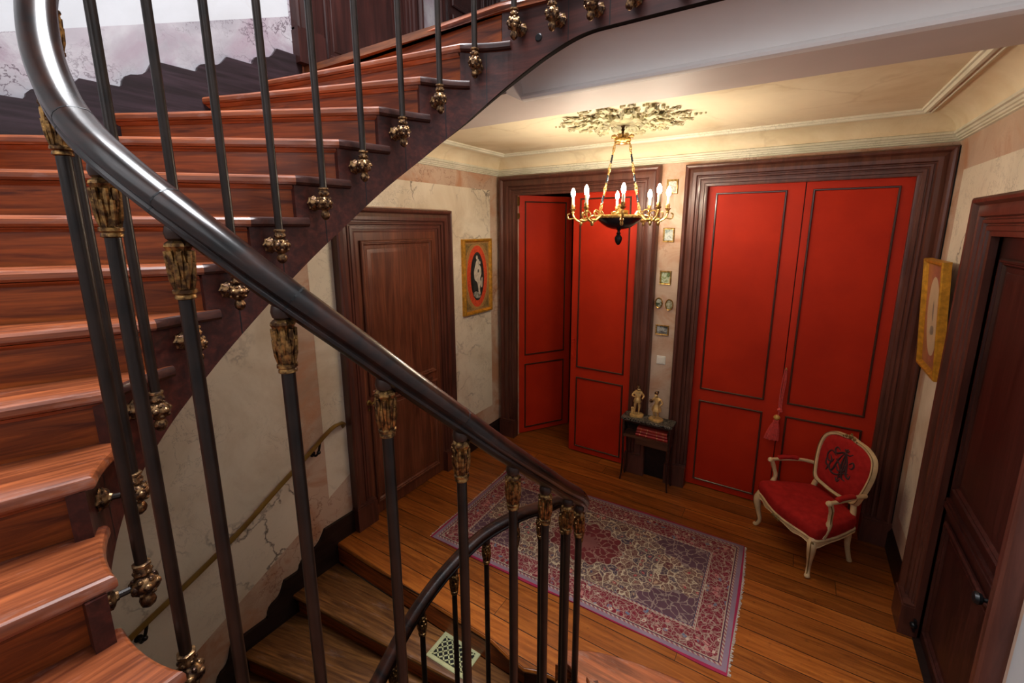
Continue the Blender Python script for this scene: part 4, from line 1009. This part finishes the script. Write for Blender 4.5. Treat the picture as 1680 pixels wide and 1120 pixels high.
def statuette(Wf, kind, label):
    e_ = empty('statuette', (0,0,0), M=Wf, label=label, cat='statuette', group='gilt figurines on the side table')
    g = MB(); g.prism(cat_poly([(-.05,-.035),(.03,-.045),(.055,-.01),(.045,.035),(-.03,.04),(-.055,.01)]), 0, .014, 0, Wf); g.prism(cat_poly([(-.045,-.03),(.027,-.038),(.048,-.01),(.04,.03),(-.027,.034),(-.05,.01)]), .014, .020, 0, Wf)
    g.build('plinth', M['figure'], e_, auto=.4)
    # skeleton: pelvis, waist, chest, neck, head / arms / legs
    if kind == 'man':
        V = [(0,0,.145),(.002,0,.17),(.004,0,.198),(.004,0,.218),(.006,-.003,.238),(.006,-.004,.254),
             (-.028,0,.208),(-.046,-.004,.182),(-.030,-.028,.180),(-.010,-.036,.192),
             (.032,0,.206),(.052,.002,.178),(.036,-.016,.156),
             (-.014,0,.13),(-.018,-.006,.08),(-.020,0,.030),(-.024,-.02,.026),
             (.014,0,.13),(.018,-.010,.080),(.014,-.006,.030),(.018,-.028,.026)]
        E_ = [(0,1),(1,2),(2,3),(3,4),(4,5),(2,6),(6,7),(7,8),(8,9),(2,10),(10,11),(11,12),(0,13),(13,14),(14,15),(15,16),(0,17),(17,18),(18,19),(19,20)]
        R = [.022,.019,.023,.009,.0155,.012,.011,.009,.008,.007,.011,.009,.007,.014,.010,.007,.006,.014,.010,.007,.006]
    else:
        V = [(0,0,.135),(.004,-.002,.158),(.006,-.002,.184),(.002,-.004,.203),(-.006,-.010,.222),(-.008,-.012,.238),
             (-.022,-.004,.194),(-.040,-.014,.170),(-.034,-.036,.166),(-.014,-.044,.172),
             (.032,0,.190),(.050,.0,.162),(.038,-.022,.142),
             (-.012,0,.12),(-.018,-.016,.075),(-.006,-.006,.030),(-.008,-.026,.026),
             (.012,0,.12),(.010,-.004,.075),(.016,.004,.030),(.022,-.014,.026)]
        E_ = [(0,1),(1,2),(2,3),(3,4),(4,5),(2,6),(6,7),(7,8),(8,9),(2,10),(10,11),(11,12),(0,13),(13,14),(14,15),(15,16),(0,17),(17,18),(18,19),(19,20)]
        R = [.022,.016,.020,.008,.0150,.012,.010,.008,.007,.0065,.010,.008,.0065,.014,.011,.007,.006,.014,.011,.007,.006]
    skin_figure('body', V, E_, R, M['figure'], e_, Wf)
    g = MB()
    if kind == 'man':
        g.lathe([(.010,.228),(.026,.224),(.028,.218),(.012,.214)], 16, 0, Wf @ T(.004,0,0), .12, 8)       # ruff
        g.lathe([(.020,.165),(.026,.150),(.031,.128),(.029,.124),(.02,.126)], 14, 0, Wf, .06, 6)           # doublet skirt
        g.build('doublet', M['figure'], e_, auto=.8)
        g = MB(); g.lathe([(.015,.02),(.013,.05),(.014,.068),(.006,.074),(0,.074)], 10, 0, Wf @ T(-.036,.006,0), .1, 5); g.build('tree_stump', M['figure'], e_, auto=.8)
        g = MB(); g.lathe([(0,.270),(.012,.268),(.018,.258),(.0175,.250),(.012,.246)], 12, 0, Wf @ T(.006,-.002,0)); g.build('cap', M['bronze'], e_, auto=.8)
    else:
        g.lathe([(.017,.150),(.026,.130),(.036,.100),(.038,.084),(.03,.086)], 16, 0, Wf, .10, 7)
        g.tube([(-.03,-.01,.09),(-.01,-.034,.086),(.02,-.03,.088),(.036,0,.09)], .006, 6, 0, Wf); g.build('skirt', M['figure'], e_, auto=.8)
        g = MB(); g.ball((-.028,-.046,.178), .017, 10, 6, 0, Wf, (1,1,.8)); g.build('basket', M['bronze'], e_, auto=.8)
        g = MB(); g.ball((-.006,-.004,.240), .018, 10, 6, 0, Wf, (1,1,.9)); g.ball((-.0,.010,.248), .009, 8, 5, 0, Wf); g.build('hair', M['bronze'], e_, auto=.8)
    return e_
def cat_poly(P): return [(p.x, p.y) for p in cat([(x, y, 0) for x, y in P], 3, True)]
M['figure'] = plain('pale gilt figurine', (.62,.40,.15), .42, .35, var=.35, scale=30)
statuette(T(-1.19, 4.105, tz) @ RZ(.35) @ Matrix.Scale(1.16, 4), 'man', 'gilt statuette of a ruffed person beside a stump, left on the side table')
statuette(T(-1.00, 4.10, tz) @ RZ(-.25) @ Matrix.Scale(1.14, 4), 'woman', 'gilt statuette of a skirted person holding a basket, right on the side table')

# ------------------------------------------------------------------ tassel
TX, TY = -.022, YB+.022
ts = empty('door_tassel', (TX, TY, 1.31), 0, 'red silk tassel with a yellow bead hanging on the key of the right double door', 'tassel')
mb = MB(); mb.lathe([(0,0),(.009,0),(.010,.004),(.006,.006),(.006,.026),(.009,.030),(0,.032)], 10, 0, T(.008, YB+.045, 1.312) @ RX(PI/2)); tag(mb.build('key', M['brass'], ts), 'small brass key knob')
mb = MB()
for x0, x1, dx in ((0,-.014,-.016),(.012,.008,.010),(.006,-.004,.0)):
    mb.tube(cat([(x0+.002,TY-.004,1.318),(x0+dx*.5,TY-.002,1.20),(x1,TY-.002,1.06),(x1*.8,TY-.002,.955)], 5), .0045, 6, 0)
mb.build('cord', M['tassel'], ts)
mb = MB(); mb.ball((-.004,TY-.004,.945), .017, 10, 7, 0, None, (1.1,.9,1)); mb.ball((.006,TY-.008,.935), .011, 8, 6, 0); mb.tube([(-.004,TY-.004,.935),(-.010,TY-.004,.89)], .006, 6, 0); mb.build('knot', M['tassel'], ts)
mb = MB(); mb.ball((-.018,TY-.008,.873), .026, 14, 10, 0, None, (1,.9,.95)); tag(mb.build('wooden_bead', M['boxwood'], ts), 'turned yellow bead')
mb = MB(); rings = []
for z, rx, ry in ((.850,.018,.016),(.842,.022,.018),(.832,.020,.017),(.80,.032,.021),(.75,.044,.025),(.70,.052,.027),(.665,.057,.028)):
    s = (.850-z)/.185; rings.append([(-.020-.022*s+rx*(1+.05*math.cos(26*t))*math.cos(t), TY-.010+ry*.8*(1+.10*math.cos(26*t))*math.sin(t), z+(.004*math.cos(9*t) if z < .67 else 0)) for t in [2*PI*j/78 for j in range(78)]])
mb.loft(rings); mb.build('fringe', M['tassel'], ts, auto=.9)

# ------------------------------------------------------------------ pictures
def art(name, cols, sc, seed):
    n = NT(name); f = n.noise(n.mapv((1,1,1), (seed, seed*2, 0)), sc, 4, .6, 1.0)
    return n.out(n.ramp(f, [(.30+.13*i, c) for i, c in enumerate(cols)]), .35, 0, .3)
def frame_pic(nm, Wp, w_, h_, fw, depth, cols, sc, seed, label, group, oval=False, mat=None, kind='picture'):
    e_ = empty(nm, (0,0,0), M=Wp, label=label, cat=kind, group=group); g = MB(); hx, hz = w_/2, h_/2
    if oval:
        rings = []
        for d, y in ((0,0),(0,-depth*.6),(fw*.3,-depth),(fw*.7,-depth*.8),(fw,-depth*.35),(fw,0)):
            rings.append([((hx-d)*math.cos(t), y, (hz-d)*math.sin(t)) for t in [2*PI*j/32 for j in range(32)]])
        g.loft(rings, 0, Wp, True, False)
        p = MB(); p.add([((hx-fw*.9)*math.cos(t), -depth*.4, (hz-fw*.9)*math.sin(t)) for t in [2*PI*j/32 for j in range(32)]], [list(range(32))[::-1]], 0, Wp)
    else:
        g.rect(-hx, hx, -hz, hz, [(0,0),(0,-depth*.75),(fw*.2,-depth),(fw*.5,-depth*.85),(fw*.75,-depth*.9),(fw,-depth*.4),(fw,0)], 0, Wp)
        p = MB(); p.box((-hx+fw*.8, -depth*.42, -hz+fw*.8), (hx-fw*.8, -depth*.1, hz-fw*.8), 0, Wp)
    g.build('frame', mat or M['gold'], e_, auto=.5)
    p.build('painting', art(nm+' painting', cols, sc, seed), e_, auto=0)
    return e_
g1 = 'small gilt framed pictures on the pier between the doors'
c1 = [(.10,.12,.13),(.45,.42,.30),(.20,.26,.24),(.60,.60,.50)]
frame_pic('picture', T(-1.026, YB, 2.86), .100, .128, .016, .014, [(.5,.45,.35),(.25,.24,.2),(.6,.58,.5),(.2,.22,.22)], 22, 1, 'gilt framed miniature at the top of the pier, behind the chandelier candles', g1)
frame_pic('picture', T(-1.031, YB, 2.432), .102, .128, .015, .014, [(.12,.18,.18),(.35,.40,.38),(.62,.66,.62),(.2,.26,.25)], 20, 5, 'gilt framed miniature of pale grey blue tones, second from the top of the pier', g1)
frame_pic('picture', T(-1.036, YB, 2.038), .106, .128, .015, .014, [(.06,.12,.05),(.25,.30,.12),(.55,.60,.50),(.55,.45,.10)], 18, 9, 'gilt framed miniature landscape in green and yellow, just above the two ovals', g1)
frame_pic('oval_picture', T(-1.083, YB, 1.795), .075, .105, .012, .016, [(.02,.03,.02),(.08,.10,.05),(.55,.55,.45),(.1,.12,.08)], 24, 13, 'oval gilt miniature, the left one of the pair', g1, True)
frame_pic('oval_picture', T(-.986, YB, 1.785), .078, .110, .012, .016, [(.03,.03,.01),(.16,.14,.05),(.50,.48,.36),(.08,.07,.03)], 24, 17, 'oval gilt miniature, the right one of the pair', g1, True)
frame_pic('picture', T(-1.036, YB, 1.535), .126, .098, .014, .014, [(.012,.014,.014),(.10,.10,.10),(.42,.42,.40),(.03,.03,.03)], 20, 21, 'dark wide gilt framed miniature, lowest picture on the pier', g1)
# large print on the left wall
def flat(mb, pts, y, m, Wp): mb.add([(x, y, z) for x, z in pts], [list(range(len(pts)))[::-1]], m, Wp)
def ell(rx, rz, n=40, cx=0, cz=0): return [(cx+rx*math.cos(2*PI*j/n), cz+rz*math.sin(2*PI*j/n)) for j in range(n)]
def blob(P, n=4): return [(p.x, p.y) for p in cat([(x, z, 0) for x, z in P], n, True)]
gl_mat = plain('glossy print paper', (.35,.20,.08), .3, var=.2, scale=30, coat=.5)
PL = T(XL+.012, 3.83, 1.985) @ RZ(PI/2)
e_ = empty('picture', (0,0,0), M=PL, label='tall gilt framed print of pale draped figures on a red mat, on the left wall', cat='picture')
g = MB(); g.rect(-.248, .248, -.402, .402, [(0,.012),(0,-.024),(.006,-.032),(.020,-.032),(.024,-.022),(.032,-.014),(.036,-.006),(.036,.01)], 0, PL); g.build('frame', M['yellowgilt'], e_, auto=.5)
g = MB(); g.box((-.215,-.004,-.368), (.215,.010,.368), 0, PL)
y = -.0045; flat(g, ell(.192,.345), y, 1, PL); y -= .0006; flat(g, ell(.180,.333), y, 2, PL)
y -= .0006; flat(g, ell(.118,.262), y, 3, PL)
for sx in (-1,1):
    for sz in (-1,1):
        flat(g, [(sx*.195, sz*.35)[::1], (sx*.195, sz*.20), (sx*.165, sz*.27), (sx*.11, sz*.33), (sx*.06, sz*.35)][::(1 if sx*sz < 0 else -1)], -.0046, 4, PL)
y -= .0006
flat(g, blob([(-.02,.16),(.01,.19),(.035,.17),(.03,.13),(.06,.10),(.07,.03),(.05,-.02),(.06,-.08),(.04,-.14),(.05,-.19),(.02,-.20),(.01,-.13),(-.01,-.06),(-.05,-.03),(-.06,.05),(-.04,.11)]), y, 5, PL)
flat(g, ell(.018,.022, 16, -.005, .205), y-.0004, 5, PL); flat(g, ell(.013,.017, 16, .045, .145), y-.0004, 5, PL)
flat(g, blob([(.07,-.03),(.09,-.02),(.085,-.11),(.065,-.12)]), y, 5, PL); flat(g, ell(.010,.020,14,.015,.06), y-.0006, 3, PL)
flat(g, blob([(-.07,-.17),(-.02,-.16),(.03,-.19),(.06,-.215),(.03,-.235),(-.03,-.23),(-.07,-.20)]), y, 6, PL)
pm = [plain('ochre print border', (.36,.20,.075), .35, var=.25, scale=40, coat=.4), plain('gold print line', (.45,.26,.08), .35, coat=.4), plain('orange red mat', (.62,.075,.03), .35, var=.25, scale=60, coat=.4),
      plain('sepia black ground', (.030,.030,.028), .3, var=.7, scale=14, coat=.4), plain('olive print corner', (.20,.13,.045), .35, var=.5, scale=60), plain('ivory drapery', (.58,.52,.42), .35, var=.25, scale=30, coat=.4), plain('grey print rocks', (.26,.26,.22), .35, var=.6, scale=40)]
g.build('print', pm, e_, auto=0)
# gilt picture leaning out from the right wall
th = math.atan2(.055, .74)
PR = T(XR-.004, 3.89, 1.55) @ RZ(-PI/2) @ RX(th) @ T(0, 0, .372)
e_ = empty('picture', (0,0,0), M=PR, label='tall gilt framed print with a beige oval, leaning out from the right wall', cat='picture')
g = MB(); g.rect(-.247, .247, -.372, .372, [(0,0),(0,-.038),(.005,-.046),(.018,-.046),(.022,-.036),(.030,-.028),(.036,-.022),(.036,0)], 0, PR); g.build('frame', M['yellowgilt'] if 'yellowgilt' in M else M['gold'], e_, auto=.5)
g = MB(); g.box((-.215,-.020,-.34), (.215,-.002,.34), 0, PR); y = -.0205
flat(g, ell(.185,.312), y, 2, PR); y -= .0006; flat(g, ell(.150,.262), y, 5, PR); y -= .0006
flat(g, blob([(-.035,-.07),(.035,-.06),(.035,-.11),(-.04,-.12)]), y, 6, PR); flat(g, blob([(0,.11),(.012,.05),(.016,0),(0,-.03),(-.016,0),(-.012,.05)]), y, 6, PR)
pm2 = list(pm); pm2[0] = plain('dull red brown mat', (.36,.13,.075), .35, var=.25, scale=12, coat=.4); pm2[2] = plain('faded red mat', (.40,.14,.09), .35, var=.3, scale=30, coat=.4); pm2[5] = plain('beige oval paper', (.55,.42,.27), .4, var=.08); pm2[6] = plain('grey figure', (.25,.22,.17), .4)
g.build('print', pm2, e_, auto=0)

# switches
def switch(Wp, label, key=True):
    e_ = empty('light_switch', (0,0,0), M=Wp, label=label, cat='light switch')
    g = MB(); g.box((-.042,-.010,-.042), (.042,0,.042), 0, Wp); g.build('plate', M['white'], e_, auto=0, bevel=.004)
    g = MB(); g.box((-.030,-.015,-.030), (.030,-.008,.030), 0, Wp); g.build('rocker', M['white'], e_, auto=0, bevel=.003)
switch(T(-1.028, YB, 1.237), 'white plastic light switch on the pier above the side table')
switch(T(XL, 3.43, 1.25) @ RZ(PI/2), 'white plastic light switch beside the brown door')

# ------------------------------------------------------------------ floor grille on the first step down
vz = -RH
gv = empty('floor_grille', (-1.60, 1.775, vz), 0, 'pale brass floor grille let into the first step down from the landing', 'floor grille')
GW = T(-1.598, 1.775, vz) @ RZ(.02); gx, gy = .150, .098
mb = MB(); b2 = [[(-gx+d, -gy+d, z), (gx-d, -gy+d, z), (gx-d, gy-d, z), (-gx+d, gy-d, z)] for d, z in ((0,.0),(0,.004),(.004,.007),(.024,.007),(.028,.004),(.028,0))]
mb.loft(b2, 0, GW, True, False); mb.build('border', M['grille'] if 'grille' in M else M['brass'], gv, auto=.4)
mb = MB(); mb.box((-gx+.02,-gy+.02,.0005), (gx-.02,gy-.02,.0012), 0, GW); mb.build('shade_sheet', M['blackiron'], gv, auto=0)  # thin black sheet stands in for the shaded hollow under the lattice
mb = MB(); s = .046
def clip(p, q, X, Y):
    x0, y0 = p; x1, y1 = q; t0, t1 = 0, 1; dx, dy = x1-x0, y1-y0
    for a, b in ((-dx, x0+X), (dx, X-x0), (-dy, y0+Y), (dy, Y-y0)):
        if a == 0:
            if b < 0: return None
        else:
            t = b/a
            if a < 0: t0 = max(t0, t)
            else: t1 = min(t1, t)
    return ((x0+t0*dx, y0+t0*dy), (x0+t1*dx, y0+t1*dy)) if t0 < t1-1e-6 else None
for i in range(-8, 9):
    for sg in (1, -1):
        c = clip((i*s-.4, -.4*sg), (i*s+.4, .4*sg), gx-.026, gy-.026)
        if c:
            (a0, b0), (a1, b1) = c; L = math.hypot(a1-a0, b1-b0); an = math.atan2(b1-b0, a1-a0)
            mb.box((0,-.0045,.001), (L,.0045,.006), 0, GW @ T(a0,b0,0) @ RZ(an))
mb.build('lattice', M['grille'] if 'grille' in M else M['brass'], gv, auto=0)

# ------------------------------------------------------------------ wall handrail
HP = [(XL+.0,2.035,.955),(XL+.03,2.03,.985),(XL+.058,2.005,1.008),(XL+.062,1.93,1.010),(XL+.062,1.84,.968),(XL+.062,1.72,.892),(XL+.062,1.45,.735),(XL+.062,1.217,.592),(XL+.062,.95,.46),(XL+.062,.62,.318),(XL+.062,.2,.12),(XL+.062,-.4,-.15)]
wh = empty('wall_handrail', (XL, 1.2, .6), 0, 'flat old brass handrail on the left wall down the descending flight', 'handrail')
pp = cat(HP, 6); g = MB(); rings = []
for i, p in enumerate(pp):
    t = (pp[min(i+1, len(pp)-1)]-pp[max(i-1, 0)]).normalized(); side = Vector((1,0,0)); 
    if abs(t.x) > .8: side = Vector((0,-1,0))
    side = (side-t*side.dot(t)).normalized(); up_ = side.cross(t).normalized()
    if up_.z < 0: up_ = -up_
    rings.append([p+side*a+up_*b for a, b in ((-.021,-.004),(.021,-.004),(.023,.002),(.012,.008),(-.012,.008),(-.023,.002))])
g.loft(rings); g.build('rail_bar', M['brass'], wh, auto=.7)
for y, z in ((1.80,.935), (.66,.325)):
    g = MB(); g.tube(cat([(XL+.004,y-.03,z-.10),(XL+.045,y-.03,z-.10),(XL+.062,y-.015,z-.06),(XL+.062,y,z-.005)], 4), .009, 8); g.ball((XL+.062,y-.018,z-.075), .016, 10, 6); g.lathe([(0,0),(.022,0),(.022,.004),(.010,.008),(0,.008)], 12, 0, T(XL, y-.03, z-.10) @ RY(PI/2)); g.build('bracket', M['blackiron'], wh)

# ------------------------------------------------------------------ rug
rc = Vector((-1.222, 2.982)); hx, hy = 1.115, .612
RWm = T(rc.x, rc.y, 0) @ RZ(.022)
rg = empty('rug', (0,0,0), M=RWm, label='persian rug in wine red, cream and navy lying on the landing boards', cat='rug')
random.seed(8); mb = MB(); NX, NY = 60, 34
def wob(x, y): return (x+.006*math.sin(5*y+1)*abs(x)/hx, y+.007*math.sin(4.3*x)+(.004*math.sin(11*x) if y < 0 else 0), 0)
vs = []
for j in range(NY+1):
    for i in range(NX+1):
        x = -hx+2*hx*i/NX; y = -hy+2*hy*j/NY; a = wob(x, y); vs.append((a[0], a[1], .007+.002*math.sin(3*x+2*y)*math.sin(4*y)))
fs = [(j*(NX+1)+i, j*(NX+1)+i+1, (j+1)*(NX+1)+i+1, (j+1)*(NX+1)+i) for j in range(NY) for i in range(NX)]
b0 = len(vs); ringi = [i for i in range(NX+1)]+[j*(NX+1)+NX for j in range(1, NY+1)]+[NY*(NX+1)+i for i in range(NX-1, -1, -1)]+[j*(NX+1) for j in range(NY-1, 0, -1)]
vs += [(vs[i][0], vs[i][1], .0) for i in ringi]; L = len(ringi)
fs += [(ringi[(k+1) % L], ringi[k], b0+k, b0+(k+1) % L) for k in range(L)]
mb.add(vs, fs, 0, RWm); mb.build('pile', rug_mat(hx, hy), rg, auto=1.0)
for sx in (-1, 1):
    mb = MB()
    for i in range(150):
        y = -hy+.01+(2*hy-.02)*i/149; l = random.uniform(.008, .022); a = wob(sx*hx, y)
        mb.box((0,-.0016,.001), (l,.0016,.004), 0, RWm @ T(a[0]-sx*.002, a[1], 0) @ RZ((0 if sx > 0 else PI)+random.uniform(-.3,.3)))
    tag(mb.build('fringe', M['fringe'] if 'fringe' in M else M['candle'], rg, auto=0), 'worn cream fringe', kind='stuff')
